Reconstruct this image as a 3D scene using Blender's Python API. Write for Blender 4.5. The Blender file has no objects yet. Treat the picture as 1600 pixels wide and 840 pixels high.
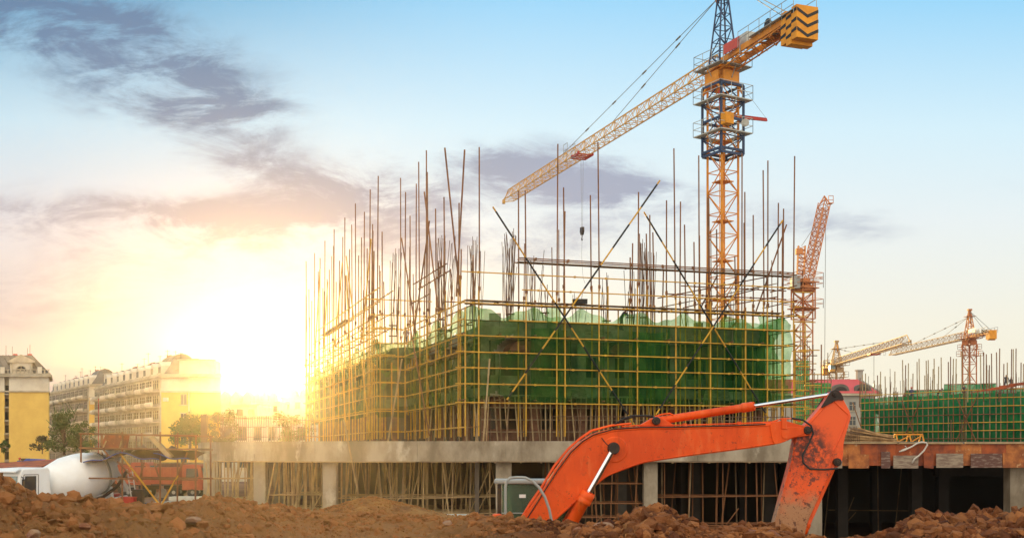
import bpy, math, random
import numpy as np
from mathutils import Vector, Matrix
rnd = random.Random(7)
R = math.radians
sc = bpy.context.scene
col = sc.collection

# ------------------------------------------------------------------ camera
EYE, FPX, HOR = 4.0, 1750.0, 705.0
cam_d = bpy.data.cameras.new('camera'); cam = bpy.data.objects.new('camera', cam_d); col.objects.link(cam)
cam.location = (0, 0, EYE); cam.rotation_euler = (R(90), 0, 0)
cam_d.sensor_width = 36; cam_d.lens = 36 * FPX / 1600
cam_d.shift_y = (HOR - 420) / 1600
cam_d.clip_start = 0.1; cam_d.clip_end = 4000
sc.camera = cam

# ------------------------------------------------------------------ light
SUN_AZ, SUN_EL = -12.7, 3.5           # degrees from +Y towards +X, above the horizon
sun_d = bpy.data.lights.new('sun', 'SUN'); sun_d.energy = 5.0; sun_d.angle = R(0.6); sun_d.color = (1.0, 0.60, 0.19)
sun = bpy.data.objects.new('sun', sun_d); col.objects.link(sun)
SDIR = Vector((math.sin(R(SUN_AZ)) * math.cos(R(SUN_EL)), math.cos(R(SUN_AZ)) * math.cos(R(SUN_EL)), math.sin(R(SUN_EL))))
sun.rotation_euler = SDIR.to_track_quat('Z', 'Y').to_euler()
sun.location = (-20, 100, 60)
HAZE_DENSITY, HAZE_G = 0.00019, 0.905
sc.view_settings.view_transform = 'Standard'; sc.view_settings.look = 'None'
sc.view_settings.exposure = 0.0; sc.view_settings.gamma = 1.0
sc.render.engine = 'CYCLES'
sc.cycles.use_denoising = True
sc.cycles.max_bounces = 6; sc.cycles.transparent_max_bounces = 24; sc.cycles.volume_bounces = 0
sc.cycles.diffuse_bounces = 3; sc.cycles.glossy_bounces = 2

world = bpy.data.worlds.new('World'); sc.world = world; world.use_nodes = True
nt = world.node_tree; nt.nodes.clear()
def N(tree, kind, **kw):
    n = tree.nodes.new(kind)
    for k, v in kw.items(): setattr(n, k, v)
    return n
class Sh:
    """tiny expression helper over shader nodes"""
    def __init__(s, tree): s.t = tree
    def put(s, sock, v):
        if v is None: return
        if hasattr(v, 'is_output'): s.t.links.new(v, sock)
        else: sock.default_value = v
    def m(s, op, a, b=None, c=None, clamp=False):
        n = s.t.nodes.new('ShaderNodeMath'); n.operation = op; n.use_clamp = clamp
        s.put(n.inputs[0], a); s.put(n.inputs[1], b); s.put(n.inputs[2], c); return n.outputs[0]
    def mix(s, f, a, b, blend='MIX'):
        n = s.t.nodes.new('ShaderNodeMix'); n.data_type = 'RGBA'; n.blend_type = blend
        s.put(n.inputs[0], f); s.put(n.inputs[6], col4(a)); s.put(n.inputs[7], col4(b)); return n.outputs[2]
    def noise(s, vec, scale, detail=4, rough=0.55, dist=0.0):
        n = s.t.nodes.new('ShaderNodeTexNoise'); n.inputs['Scale'].default_value = scale
        n.inputs['Detail'].default_value = detail; n.inputs['Roughness'].default_value = rough
        n.inputs['Distortion'].default_value = dist
        if vec is not None: s.t.links.new(vec, n.inputs['Vector'])
        return n.outputs[0]
    def ramp(s, f, stops, interp='LINEAR'):
        n = s.t.nodes.new('ShaderNodeValToRGB'); cr = n.color_ramp; cr.interpolation = interp
        while len(cr.elements) < len(stops): cr.elements.new(0.5)
        for e, (p, c) in zip(cr.elements, stops): e.position = p; e.color = col4(c)
        s.put(n.inputs[0], f); return n.outputs[0]
    def range(s, v, a, b, c=0.0, d=1.0):
        n = s.t.nodes.new('ShaderNodeMapRange'); n.interpolation_type = 'SMOOTHSTEP'
        s.put(n.inputs[0], v); n.inputs[1].default_value = a; n.inputs[2].default_value = b
        n.inputs[3].default_value = c; n.inputs[4].default_value = d; return n.outputs[0]
def col4(c):
    if hasattr(c, 'is_output'): return c
    if isinstance(c, (int, float)): return (c, c, c, 1)
    return tuple(c) if len(c) == 4 else (c[0], c[1], c[2], 1)
def srgb(r, g, b):
    f = lambda c: (c / 255 / 12.92) if c <= 10 else ((c / 255 + 0.055) / 1.055) ** 2.4
    return (f(r), f(g), f(b))

S = Sh(nt)
tc = N(nt, 'ShaderNodeTexCoord'); sep = N(nt, 'ShaderNodeSeparateXYZ'); nt.links.new(tc.outputs['Generated'], sep.inputs[0])
X, Y, Z = sep.outputs
yy = S.m('MAXIMUM', Y, 0.05)
U = S.m('DIVIDE', X, yy); V = S.m('DIVIDE', Z, yy)          # direction ratios (east of north, height)
comb = N(nt, 'ShaderNodeCombineXYZ'); S.put(comb.inputs[0], U); S.put(comb.inputs[1], S.m('MULTIPLY', V, 2.6)); 
wn = S.noise(comb.outputs[0], 2.6, 5, 0.6)
wn2 = S.noise(comb.outputs[0], 4.3, 6, 0.62, 0.6)
fine = S.noise(comb.outputs[0], 11.0, 8, 0.68, 0.5)
U2 = S.m('ADD', U, S.m('MULTIPLY', S.m('SUBTRACT', wn, 0.5), 0.20))
V2 = S.m('ADD', V, S.m('MULTIPLY', S.m('SUBTRACT', wn2, 0.5), 0.10))
blobs = [(235, 95, 175, 66, 22, 1.0), (315, 165, 120, 46, 34, 0.6), (120, 20, 150, 35, 8, .75), (470, 268, 170, 26, 8, .62), (150, 352, 320, 34, 3, .95), (430, 325, 230, 32, 2, .95),
         (120, 455, 300, 50, 0, .55), (860, 262, 125, 34, 6, 1.05), (985, 300, 130, 34, 12, .95), (860, 370, 170, 36, 0, .5), (620, 300, 140, 40, 6, .45),
         (1275, 345, 100, 24, 0, .55), (1560, 290, 160, 22, 0, .15), (0, 45, 50, 36, 0, .6), (600, 395, 300, 30, 0, .35)]
tot = None
for cx, cy, rx, ry, ang, w in blobs:
    cu, cv = (cx - 800) / FPX, (HOR - cy) / FPX
    a = R(-ang); ca, sa = math.cos(a), math.sin(a)
    du = S.m('SUBTRACT', U2, cu); dv = S.m('SUBTRACT', V2, cv)
    p = S.m('MULTIPLY', S.m('ADD', S.m('MULTIPLY', du, ca), S.m('MULTIPLY', dv, sa)), FPX / rx)
    q = S.m('MULTIPLY', S.m('SUBTRACT', S.m('MULTIPLY', dv, ca), S.m('MULTIPLY', du, sa)), FPX / ry)
    g = S.m('MULTIPLY', S.m('EXPONENT', S.m('MULTIPLY', S.m('ADD', S.m('MULTIPLY', p, p), S.m('MULTIPLY', q, q)), -0.8)), w)
    tot = g if tot is None else S.m('ADD', tot, g)
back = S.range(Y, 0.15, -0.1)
tex = S.m('ADD', S.m('MULTIPLY', fine, 0.75), S.m('MULTIPLY', wn2, 0.5))
mask = S.m('MULTIPLY', tot, S.range(tex, 0.44, 0.80, 0.16, 1.15))
mask = S.m('MULTIPLY', S.range(mask, 0.03, 0.85), S.m('SUBTRACT', 1.0, back))
# clear-air colours by height, cooler to the upper left
el = S.m('MULTIPLY', V, FPX / 720.0, clamp=True)
right = S.ramp(el, [(0.0, srgb(246, 238, 212)), (0.28, srgb(243, 241, 226)), (0.5, srgb(232, 241, 243)), (0.70, srgb(212, 239, 251)), (1.0, srgb(150, 213, 250))])
left = S.ramp(el, [(0.0, (.50, .43, .38)), (0.28, (.50, .49, .53)), (0.5, (.66, .68, .74)), (0.72, (.52, .74, .87)), (1.0, (.15, .43, .67))])
base = S.mix(S.range(U, -0.42, 0.05), left, right)
lowc = S.mix(S.range(V, 0.16, 0.34), (.30, .30, .40), (.09, .18, .34))
cloudc = S.mix(S.range(U, -0.2, 0.1), lowc, srgb(146, 155, 182))
skyc = S.mix(S.m('MULTIPLY', mask, 0.86), base, cloudc)
# aureole of the low sun seen through thin cloud
dotn = N(nt, 'ShaderNodeVectorMath'); dotn.operation = 'DOT_PRODUCT'
nt.links.new(tc.outputs['Generated'], dotn.inputs[0]); dotn.inputs[1].default_value = SDIR
ang = S.m('ARCCOSINE', S.m('MINIMUM', dotn.outputs[1], 1.0))
aur = S.m('EXPONENT', S.m('MULTIPLY', ang, -13.0))
aur = S.m('MULTIPLY', aur, 0.05)
glow = S.mix(1.0, skyc, S.mix(aur, (0, 0, 0), srgb(255, 206, 120)), 'ADD')
behind = S.mix(back, glow, (1.56, 1.44, 1.26))  # unseen sky behind the camera, brightened to light the fronts
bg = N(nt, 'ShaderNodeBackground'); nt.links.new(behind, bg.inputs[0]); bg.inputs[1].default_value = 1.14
skyt = N(nt, 'ShaderNodeTexSky'); skyt.sky_type = 'NISHITA'; skyt.sun_disc = False
skyt.sun_elevation = R(SUN_EL); skyt.sun_rotation = R(SUN_AZ); skyt.air_density = 1.0; skyt.dust_density = 1.5
bg2 = N(nt, 'ShaderNodeBackground'); nt.links.new(skyt.outputs[0], bg2.inputs[0]); bg2.inputs[1].default_value = 0.05
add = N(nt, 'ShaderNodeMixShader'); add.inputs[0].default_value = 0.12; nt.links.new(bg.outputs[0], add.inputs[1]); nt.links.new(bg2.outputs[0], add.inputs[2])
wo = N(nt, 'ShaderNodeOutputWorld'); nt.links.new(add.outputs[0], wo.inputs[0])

# ------------------------------------------------------------------ helpers
def W(px, py, d):
    """the point of the place seen at photo pixel px,py at distance d in front of the camera plane"""
    return Vector(((px - 800) / FPX * d, d, EYE + (HOR - py) / FPX * d))
def mat(name, c, rough=0.7, metal=0.0, c2=None, scale=3.0, amount=0.5, bump=0.0, bscale=None, spec=0.3, stretch=None, contrast=(0.35, 0.65), c3=None, s3=8.0, t3=(0.58, 0.68)):
    m = bpy.data.materials.new(name); m.use_nodes = True; t = m.node_tree; h = Sh(t)
    b = t.nodes['Principled BSDF']; b.inputs['Roughness'].default_value = rough; b.inputs['Metallic'].default_value = metal
    b.inputs['Specular IOR Level'].default_value = spec
    tcn = t.nodes.new('ShaderNodeTexCoord'); vec = tcn.outputs['Object']
    if stretch:
        mp = t.nodes.new('ShaderNodeMapping'); mp.inputs['Scale'].default_value = stretch; t.links.new(vec, mp.inputs[0]); vec = mp.outputs[0]
    if c2 is None: c2 = tuple(v * 0.72 for v in c)
    f = h.range(h.noise(vec, scale, 6, 0.62), contrast[0], contrast[1])
    cc = h.mix(h.m('MULTIPLY', f, amount), c, c2)
    if c3 is not None:
        cc = h.mix(h.range(h.noise(vec, s3, 7, 0.7), t3[0], t3[1]), cc, c3)
    t.links.new(cc, b.inputs['Base Color'])
    if bump:
        bn = t.nodes.new('ShaderNodeBump'); bn.inputs['Strength'].default_value = bump; bn.inputs['Distance'].default_value = 0.02
        t.links.new(h.noise(vec, bscale or scale * 6, 6, 0.65), bn.inputs['Height']); t.links.new(bn.outputs[0], b.inputs['Normal'])
    return m
M = {}
M['concrete'] = mat('raw_concrete', (.40, .34, .25), .85, c2=(.19, .15, .10), scale=.55, amount=.95, bump=.3, bscale=6, stretch=(1, 1, .5), c3=(.50, .44, .34), s3=.8, t3=(.54, .70))
M['concrete_dark'] = mat('stained_concrete', (.20, .18, .15), .9, c2=(.12, .11, .09), scale=.6, amount=.9)
M['plaster_wall'] = mat('shade_dark_infill_wall', (.09, .07, .055), .9, c2=(.09, .075, .06), scale=.8, amount=.9)  # infill walls with interior shade painted into their colour
M['brick'] = mat('red_brown_infill', (.22, .10, .06), .9, c2=(.12, .06, .04), scale=2, amount=.8)
M['yellow_pipe'] = mat('yellow_painted_pipe', (.66, .36, .025), .5, c2=(.42, .2, .02), scale=1.6, amount=.7, spec=.4, c3=(.2, .09, .03), s3=2.4, t3=(.6, .66))
M['rust_backlit_pipe'] = mat('rusty_backlit_pipe', (.26, .11, .04), .7, c2=(.14, .06, .03), scale=1.4, amount=.8)  # rust, plus the backlit brown of poles against the sky
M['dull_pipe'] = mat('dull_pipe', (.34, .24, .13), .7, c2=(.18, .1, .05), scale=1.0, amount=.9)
M['deep_shade'] = mat('shade_dark_concrete', (.07, .06, .05), .95, c2=(.04, .035, .03), scale=.8)  # concrete deep inside: its shade is painted into the colour
M['rebar'] = mat('rebar_steel', (.16, .09, .055), .75, c2=(.10, .05, .03), scale=2)
M['bamboo'] = mat('pale_pole', (.46, .33, .17), .75, c2=(.3, .2, .1), scale=2, amount=.8)
M['plank'] = mat('weathered_plank', (.33, .23, .13), .8, c2=(.17, .11, .07), scale=2, amount=.9, bump=.3)
M['timber'] = mat('sawn_timber', (.55, .34, .15), .8, c2=(.26, .14, .06), scale=2.2, amount=.9)
M['black_band'] = mat('black_paint', (.018, .017, .016), .55)
M['glass'] = mat('window_glass', (.05, .06, .06), .15, c2=(.03, .035, .035), spec=.5)
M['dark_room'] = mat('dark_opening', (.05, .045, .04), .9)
M['orange'] = mat('excavator_orange', (.86, .10, .006), .42, c2=(.66, .065, .006), scale=.8, amount=.9, spec=.28, c3=(.22, .045, .015), s3=3.0, t3=(.6, .78), bump=.05)
def worn_orange():
    m = M['orange']; t = m.node_tree; h = Sh(t); b = t.nodes['Principled BSDF']; src = b.inputs['Base Color'].links[0].from_socket
    tcn = t.nodes.new('ShaderNodeTexCoord'); mp = t.nodes.new('ShaderNodeMapping'); mp.inputs['Scale'].default_value = (3.2, 3.2, .7); t.links.new(tcn.outputs['Object'], mp.inputs[0])
    st = h.noise(mp.outputs[0], 1.6, 7, .7); sp = h.noise(tcn.outputs['Object'], 16, 5, .7); big = h.noise(tcn.outputs['Object'], 1.1, 4, .6)
    c = h.mix(h.m('MULTIPLY', h.range(st, .52, .70), .55), src, (.42, .045, .008))
    c = h.mix(h.m('MULTIPLY', h.m('MULTIPLY', h.range(sp, .60, .66), h.range(big, .45, .6)), .8), c, (.10, .03, .015))
    c = h.mix(h.m('MULTIPLY', h.range(st, .46, .34), .35), c, (.80, .20, .05))
    t.links.new(c, b.inputs['Base Color']); r = h.range(st, .3, .7, .34, .62); t.links.new(r, b.inputs['Roughness'])
worn_orange()
M['orange_crane'] = mat('crane_orange', (.78, .30, .02), .5, c2=(.5, .17, .02), scale=1.2, amount=.7)
M['tower_concrete'] = mat('fresh_concrete', (.36, .32, .25), .9, c2=(.20, .16, .12), scale=.7, amount=.9)
M['crane_far'] = mat('crane_faded_yellow', (.50, .32, .15), .6, c2=(.34, .2, .1), scale=1.2, amount=.6)
M['crane_pale'] = mat('crane_yellow', (.74, .42, .10), .5, c2=(.6, .3, .05), scale=1.2, amount=.6)
M['crane_rust'] = mat('crane_rust_orange', (.58, .17, .03), .55, c2=(.34, .09, .02), scale=1.0, amount=.8)
M['crane_red_orange'] = mat('crane_red_orange', (.62, .23, .07), .55, c2=(.42, .13, .04), scale=.8, amount=.7)
M['blue_steel'] = mat('blue_steel', (.032, .062, .14), .5, c2=(.02, .03, .06), scale=1.5)
M['grey_steel'] = mat('grey_steel', (.36, .37, .35), .55, c2=(.22, .22, .2), scale=2)
M['pale_steel'] = mat('pale_steel', (.55, .56, .5), .55, c2=(.36, .36, .32), scale=2)
M['cable'] = mat('cable', (.22, .2, .15), .6)
M['rubber'] = mat('black_rubber', (.02, .02, .02), .6, c2=(.05, .04, .03), scale=4)
M['grease'] = mat('greasy_black', (.025, .018, .014), .45, c2=(.07, .035, .02), scale=9, bump=.3)
M['chrome'] = mat('chrome_rod', (.75, .76, .78), .14, 1.0, c2=(.6, .6, .6), scale=3)
M['red_panel'] = mat('red_panel', (.55, .09, .07), .6)
M['red'] = mat('red_paint', (.5, .035, .02), .5)
M['crane_box'] = mat('ballast_yellow', (.80, .33, .015), .6, c2=(.55, .2, .015), scale=1.5, amount=.6)
M['white_paint'] = mat('white_paint', (.88, .88, .85), .35, c2=(.78, .76, .70), scale=1.2, amount=.6, spec=.5)
M['green_lamp'] = mat('green_lamp', (.03, .3, .08), .4)
M['screen_glass'] = mat('windscreen_glass', (.16, .24, .23), .08, c2=(.1, .16, .15), spec=.8)
M['truck_red'] = mat('truck_red', (.5, .13, .06), .55, c2=(.36, .08, .04), scale=1.2, amount=.7)
M['blue_tarp'] = mat('blue_tarp', (.06, .12, .45), .6, c2=(.04, .07, .26), scale=2)
M['brown_tarp'] = mat('brown_tarp', (.13, .075, .045), .8, c2=(.07, .045, .03), scale=2)
M['apt_yellow'] = mat('yellow_render', (.86, .58, .14), .85, c2=(.74, .46, .11), scale=.25, amount=.7)
M['apt_cream'] = mat('cream_render', (.78, .70, .54), .85, c2=(.60, .51, .38), scale=.3, amount=.7)
M['apt_trim'] = mat('cream_trim', (.60, .52, .38), .85, c2=(.40, .33, .22), scale=.4, amount=.8)
M['roof_grey'] = mat('grey_roof_sheet', (.22, .20, .17), .7, c2=(.14, .12, .1), scale=.5, amount=.8)
M['roof_tile'] = mat('red_roof_tile', (.36, .14, .08), .8, c2=(.24, .09, .05), scale=.5)
M['pink_roof'] = mat('pink_red_roof', (.62, .10, .10), .7, c2=(.52, .08, .08), scale=.3, amount=.6)
M['grey_render'] = mat('grey_render', (.42, .40, .34), .85, c2=(.32, .30, .26), scale=.5)
M['skin'] = mat('skin', (.4, .2, .12), .6)
M['helmet_yellow'] = mat('helmet_yellow', (.8, .45, .02), .35)
M['helmet_red'] = mat('helmet_red', (.6, .05, .03), .35)
M['plaster_white'] = mat('white_plaster', (.6, .58, .5), .8)
M['board_rust'] = mat('rust_red_board', (.42, .10, .03), .8, c2=(.16, .05, .03), scale=1.3, amount=.9, c3=(.5, .2, .08), s3=2.2, t3=(.6, .7))
M['board_grey'] = mat('grey_worn_board', (.36, .29, .21), .85, c2=(.18, .12, .09), scale=2.5, amount=.9, stretch=(1, 1, 5))
M['board_dark'] = mat('dark_worn_board', (.13, .065, .05), .8, c2=(.30, .22, .17), scale=2.2, amount=.8, contrast=(.5, .62), stretch=(1, 1, 4))
M['board_orange'] = mat('orange_brown_board', (.50, .18, .05), .8, c2=(.22, .07, .03), scale=1.6, amount=.9, c3=(.55, .33, .16), s3=3, t3=(.58, .66))
M['foliage'] = mat('leaf_green', (.065, .11, .022), .7, c2=(.10, .13, .03), scale=.8, amount=1)
M['foliage_dark'] = mat('leaf_dark', (.05, .06, .025), .7, c2=(.08, .05, .02), scale=.8, amount=1)
M['bark'] = mat('bark', (.12, .08, .05), .9)

def net_mat(name, c, c2, trans):
    m = bpy.data.materials.new(name); m.use_nodes = True; t = m.node_tree; h = Sh(t); t.nodes.clear()
    tcn = t.nodes.new('ShaderNodeTexCoord'); vec = tcn.outputs['Object']
    mp = t.nodes.new('ShaderNodeMapping'); mp.inputs['Scale'].default_value = (1, 1, .45); t.links.new(vec, mp.inputs[0])
    n = h.noise(mp.outputs[0], 1.1, 6, .65, .8); cc = h.mix(h.range(n, .36, .66), c, c2)
    d = t.nodes.new('ShaderNodeBsdfDiffuse'); t.links.new(cc, d.inputs[0])
    tl = t.nodes.new('ShaderNodeBsdfTranslucent'); t.links.new(cc, tl.inputs[0])
    tr = t.nodes.new('ShaderNodeBsdfTransparent'); tr.inputs[0].default_value = (.75, .95, .7, 1)
    a = t.nodes.new('ShaderNodeMixShader'); a.inputs[0].default_value = .5; t.links.new(d.outputs[0], a.inputs[1]); t.links.new(tl.outputs[0], a.inputs[2])
    b = t.nodes.new('ShaderNodeMixShader'); n2 = h.noise(vec, .55, 5, .6)
    h.put(b.inputs[0], h.range(n2, .3, .7, trans - min(.22, trans), trans + .2)); t.links.new(a.outputs[0], b.inputs[1]); t.links.new(tr.outputs[0], b.inputs[2])
    o = t.nodes.new('ShaderNodeOutputMaterial'); t.links.new(b.outputs[0], o.inputs[0]); return m
M['net'] = net_mat('green_safety_net', (.010, .10, .03), (.08, .25, .045), .56)
M['net_glow'] = net_mat('sun_glow_olive_net', (.05, .14, .025), (.20, .27, .05), .5)  # left faces: sun glow painted into the net as olive yellow
M['net_far'] = net_mat('bright_green_net', (.010, .21, .07), (.04, .33, .10), .14)

ORG = {}
def root_origin(p):
    while p is not None and p.parent is not None: p = p.parent
    return ORG.get(p.name, Vector((0, 0, 0))) if p is not None else Vector((0, 0, 0))
class MB:
    def __init__(s): s.v = []; s.f = []
    def add(s, vs, fs):
        k = len(s.v); s.v.extend([tuple(v) for v in vs]); s.f.extend([tuple(i + k for i in f) for f in fs]); return s
    def box(s, c, size, rot=None):
        a, b, d = size[0] / 2, size[1] / 2, size[2] / 2
        vs = [Vector((x, y, z)) for z in (-d, d) for y in (-b, b) for x in (-a, a)]
        if rot is not None: vs = [rot @ v for v in vs]
        c = Vector(c); return s.add([v + c for v in vs], [(0, 2, 3, 1), (4, 5, 7, 6), (0, 1, 5, 4), (2, 6, 7, 3), (0, 4, 6, 2), (1, 3, 7, 5)])
    def frame(s, p, q, hint=None):
        d = Vector(q) - Vector(p); L = d.length; d = d.normalized() if L else Vector((0, 0, 1))
        up = Vector(hint) if hint is not None else (Vector((0, 0, 1)) if abs(d.z) < .95 else Vector((0, 1, 0)))
        a = d.cross(up).normalized(); b = a.cross(d).normalized(); return a, b, d, L
    def bar(s, p, q, w, h=None, hint=None):
        h = h or w; p = Vector(p); q = Vector(q); a, b, d, L = s.frame(p, q, hint)
        vs = [e + a * x * w / 2 + b * y * h / 2 for e in (p, q) for y in (-1, 1) for x in (-1, 1)]
        return s.add(vs, [(0, 1, 3, 2), (4, 6, 7, 5), (0, 4, 5, 1), (2, 3, 7, 6), (0, 2, 6, 4), (1, 5, 7, 3)])
    def tube(s, p, q, r, n=6, r2=None, caps=True):
        p = Vector(p); q = Vector(q); r2 = r if r2 is None else r2; a, b, d, L = s.frame(p, q)
        vs = [e + (a * math.cos(2 * math.pi * i / n) + b * math.sin(2 * math.pi * i / n)) * rr for e, rr in ((p, r), (q, r2)) for i in range(n)]
        fs = [(i, (i + 1) % n, (i + 1) % n + n, i + n) for i in range(n)]
        if caps: fs += [tuple(range(n))[::-1], tuple(range(n, 2 * n))]
        return s.add(vs, fs)
    def path(s, pts, r, n=6):
        pts = [Vector(p) for p in pts]; k = len(pts); vs = []; prev = None
        for i, p in enumerate(pts):
            d = (pts[min(i + 1, k - 1)] - pts[max(i - 1, 0)]).normalized()
            if prev is None:
                up = Vector((0, 0, 1)) if abs(d.z) < .9 else Vector((0, 1, 0)); a = d.cross(up).normalized()
            else: a = (prev - d * prev.dot(d)).normalized()
            b = a.cross(d).normalized(); prev = a
            vs += [p + (a * math.cos(2 * math.pi * j / n) + b * math.sin(2 * math.pi * j / n)) * r for j in range(n)]
        fs = [(i * n + j, i * n + (j + 1) % n, (i + 1) * n + (j + 1) % n, (i + 1) * n + j) for i in range(k - 1) for j in range(n)]
        return s.add(vs, fs + [tuple(range(n))[::-1], tuple(range((k - 1) * n, k * n))])
    def prism(s, pts, depth):
        """pts: closed loop of world points in one plane; depth: vector"""
        pts = [Vector(p) for p in pts]; n = len(pts); dv = Vector(depth)
        return s.add(pts + [p + dv for p in pts], [tuple(range(n))[::-1], tuple(range(n, 2 * n))] + [(i, (i + 1) % n, (i + 1) % n + n, i + n) for i in range(n)])
    def lathe(s, p, axis, prof, n=20):
        """prof: [(along, radius)]"""
        p = Vector(p); a, b, d, L = s.frame(p, p + Vector(axis)); k = len(prof)
        vs = [p + d * t + (a * math.cos(2 * math.pi * i / n) + b * math.sin(2 * math.pi * i / n)) * r for t, r in prof for i in range(n)]
        fs = [(j * n + i, j * n + (i + 1) % n, (j + 1) * n + (i + 1) % n, (j + 1) * n + i) for j in range(k - 1) for i in range(n)]
        return s.add(vs, fs + [tuple(range(n))[::-1], tuple(range((k - 1) * n, k * n))])
    def lattice(s, p, q, w, h, n, chord, lace, hint=(0, 0, 1), tri=False, faces=(0, 1, 2, 3), horiz=True):
        p = Vector(p); q = Vector(q); a, b, d, L = s.frame(p, q, hint)
        if tri: cs = [a * w / 2 - b * h / 2, -a * w / 2 - b * h / 2, b * h / 2]
        else: cs = [a * w / 2 - b * h / 2, -a * w / 2 - b * h / 2, -a * w / 2 + b * h / 2, a * w / 2 + b * h / 2]
        for c in cs: s.bar(p + c, q + c, chord, chord, hint)
        k = len(cs)
        for i in range(k):
            c0, c1 = cs[i], cs[(i + 1) % k]
            for j in range(n):
                t0, t1 = L * j / n, L * (j + 1) / n
                if (j + i) % 2: c0_, c1_ = c1, c0
                else: c0_, c1_ = c0, c1
                s.bar(p + d * t0 + c0_, p + d * t1 + c1_, lace, lace, hint)
                if horiz: s.bar(p + d * t0 + c0, p + d * t0 + c1, lace, lace, d + Vector((.01, .02, .03)))
        return s
    def build(s, name, m, parent=None, smooth=False, bevel=0.0):
        me = bpy.data.meshes.new(name); o = root_origin(parent)
        me.from_pydata([(v[0] - o.x, v[1] - o.y, v[2] - o.z) for v in s.v], [], s.f); me.update()
        if isinstance(m, (list, tuple)):
            for x in m: me.materials.append(x)
        else: me.materials.append(m)
        if smooth: me.polygons.foreach_set('use_smooth', [True] * len(me.polygons))
        ob = bpy.data.objects.new(name, me); col.objects.link(ob)
        if parent is not None: ob.parent = parent
        if bevel:
            bv = ob.modifiers.new('bevel', 'BEVEL'); bv.width = bevel; bv.segments = 2; bv.limit_method = 'ANGLE'; bv.angle_limit = R(35)
        return ob
def tag(o, label=None, cat=None, group=None, kind=None):
    if label: o['label'] = label
    if cat: o['category'] = cat
    if group: o['group'] = group
    if kind: o['kind'] = kind
    return o
def thing(name, label, cat, loc=(0, 0, 0), group=None):
    o = bpy.data.objects.new(name, None); col.objects.link(o); o.location = loc; o.empty_display_size = .3
    ORG[o.name] = Vector(loc); return tag(o, label, cat, group)
def copy_tree(o, parent=None):
    c = o.copy(); col.objects.link(c)
    if parent is not None: c.parent = parent
    for ch in list(o.children): copy_tree(ch, c)
    return c

def vnoise(x, y, seed):
    """smooth value noise on arrays"""
    rs = np.random.RandomState(seed); T = rs.rand(256, 256)
    xi = np.floor(x).astype(int); yi = np.floor(y).astype(int); fx = x - xi; fy = y - yi
    fx = fx * fx * (3 - 2 * fx); fy = fy * fy * (3 - 2 * fy)
    g = lambda a, b: T[a & 255, b & 255]
    return (g(xi, yi) * (1 - fx) + g(xi + 1, yi) * fx) * (1 - fy) + (g(xi, yi + 1) * (1 - fx) + g(xi + 1, yi + 1) * fx) * fy
def fbm(x, y, seed, oct=5, gain=.5):
    a, s, t = 1.0, np.zeros_like(x), 0
    for k in range(oct):
        s = s + a * (vnoise(x * 2 ** k + 13 * k, y * 2 ** k + 7 * k, seed + k) - .5); t += a; a *= gain
    return s / t
# ================================================================== ground
def ground():
    xs = [-600, -300, -100, -40, 3.2, 4.8, 62, 66, 300, 600]; ys = [-60, -20, 10, 26, 28, 60, 134, 140, 300, 440]
    mb = MB()
    for y in ys:
        for x in xs: mb.v.append((x, y, -2.3 if (4 < x < 63 and 27 < y < 136) else 0.0))
    n = len(xs)
    for j in range(len(ys) - 1):
        for i in range(n - 1): mb.f.append((j * n + i, j * n + i + 1, (j + 1) * n + i + 1, (j + 1) * n + i))
    tag(mb.build('ground', mat('site_ground', (.24, .14, .08), .95, c2=(.14, .075, .045), scale=.12, amount=.9)), kind='structure')
ground()
CREST = [(-290, 715, 14), (0, 762, 14), (40, 785, 14), (75, 788, 14.5), (112, 782, 15), (130, 788, 15.5), (200, 793, 16), (280, 799, 17), (330, 783, 18.5), (360, 783, 19), (420, 793, 20), (480, 800, 21), (560, 800, 21),
         (650, 803, 21), (700, 804, 20), (745, 806, 19), (775, 807, 18.5), (830, 812, 18), (880, 826, 18), (905, 826, 17.5), (960, 824, 17), (985, 812, 17), (1000, 802, 17), (1040, 806, 17), (1060, 818, 17), (1080, 829, 17), (1110, 842, 16.5),
         (1150, 840, 17), (1180, 833, 17), (1230, 838, 17), (1262, 850, 17), (1300, 868, 16), (1370, 848, 16), (1395, 835, 16.5), (1440, 816, 17), (1500, 814, 17.5), (1550, 812, 17.5), (1600, 806, 17.5), (1900, 800, 17.5)]
cpx, ccy, cyd = [np.array([c[i] for c in CREST], float) for i in range(3)]
def terrain_z(x, y):
    x = np.asarray(x, float); y = np.asarray(y, float)
    px = x / y * FPX + 800
    yc = np.interp(px, cpx, cyd); cz = EYE - (np.interp(px, cpx, ccy) + 7 - HOR) / FPX * yc
    near = 2.35 + .12 * np.sin(x * .7) + np.clip((260 - px) / 500, 0, 1) * .35
    t = np.clip((y - 5) / (yc - 5), 0, 1); t = t * t * (3 - 2 * t) * .6 + t ** 3 * .4
    z = near + (cz - near) * t
    back = np.clip((y - yc) / 11.0, 0, 1.0); bs = back * back * (3 - 2 * back)
    far = np.where(x > 3.0, -3.0, -0.6)
    low = np.where(px > 1060, 1.2, .4)
    z = np.where(y > yc, cz - bs * (cz - low) - np.clip((y - yc - 9) / 12, 0, 1) * (low - far), z)
    # the sandy heap and its foot
    hx, hy = (583 - 800) / FPX * 26, 26.0
    d = np.hypot((x - hx) / 2.1, (y - hy) / 2.4)
    heap = 3.02 - .62 * np.power(d * d + .015, .42)
    z = np.where(d < 2.0, np.maximum(z, heap), z)
    # lumps
    amp = np.where(d < 1.0, .42, 1.0) * np.clip(y / 8, .5, 1) * (1 - .45 * np.clip((px - 380) / 80, 0, 1) * np.clip((860 - px) / 60, 0, 1))
    z = z + amp * (.28 * fbm(x * .75, y * .75, 3, 3) + .24 * fbm(x * 2.4, y * 2.4, 11, 3) + .20 * np.abs(fbm(x * 6, y * 6, 23, 3)) * 2)
    return z
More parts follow.
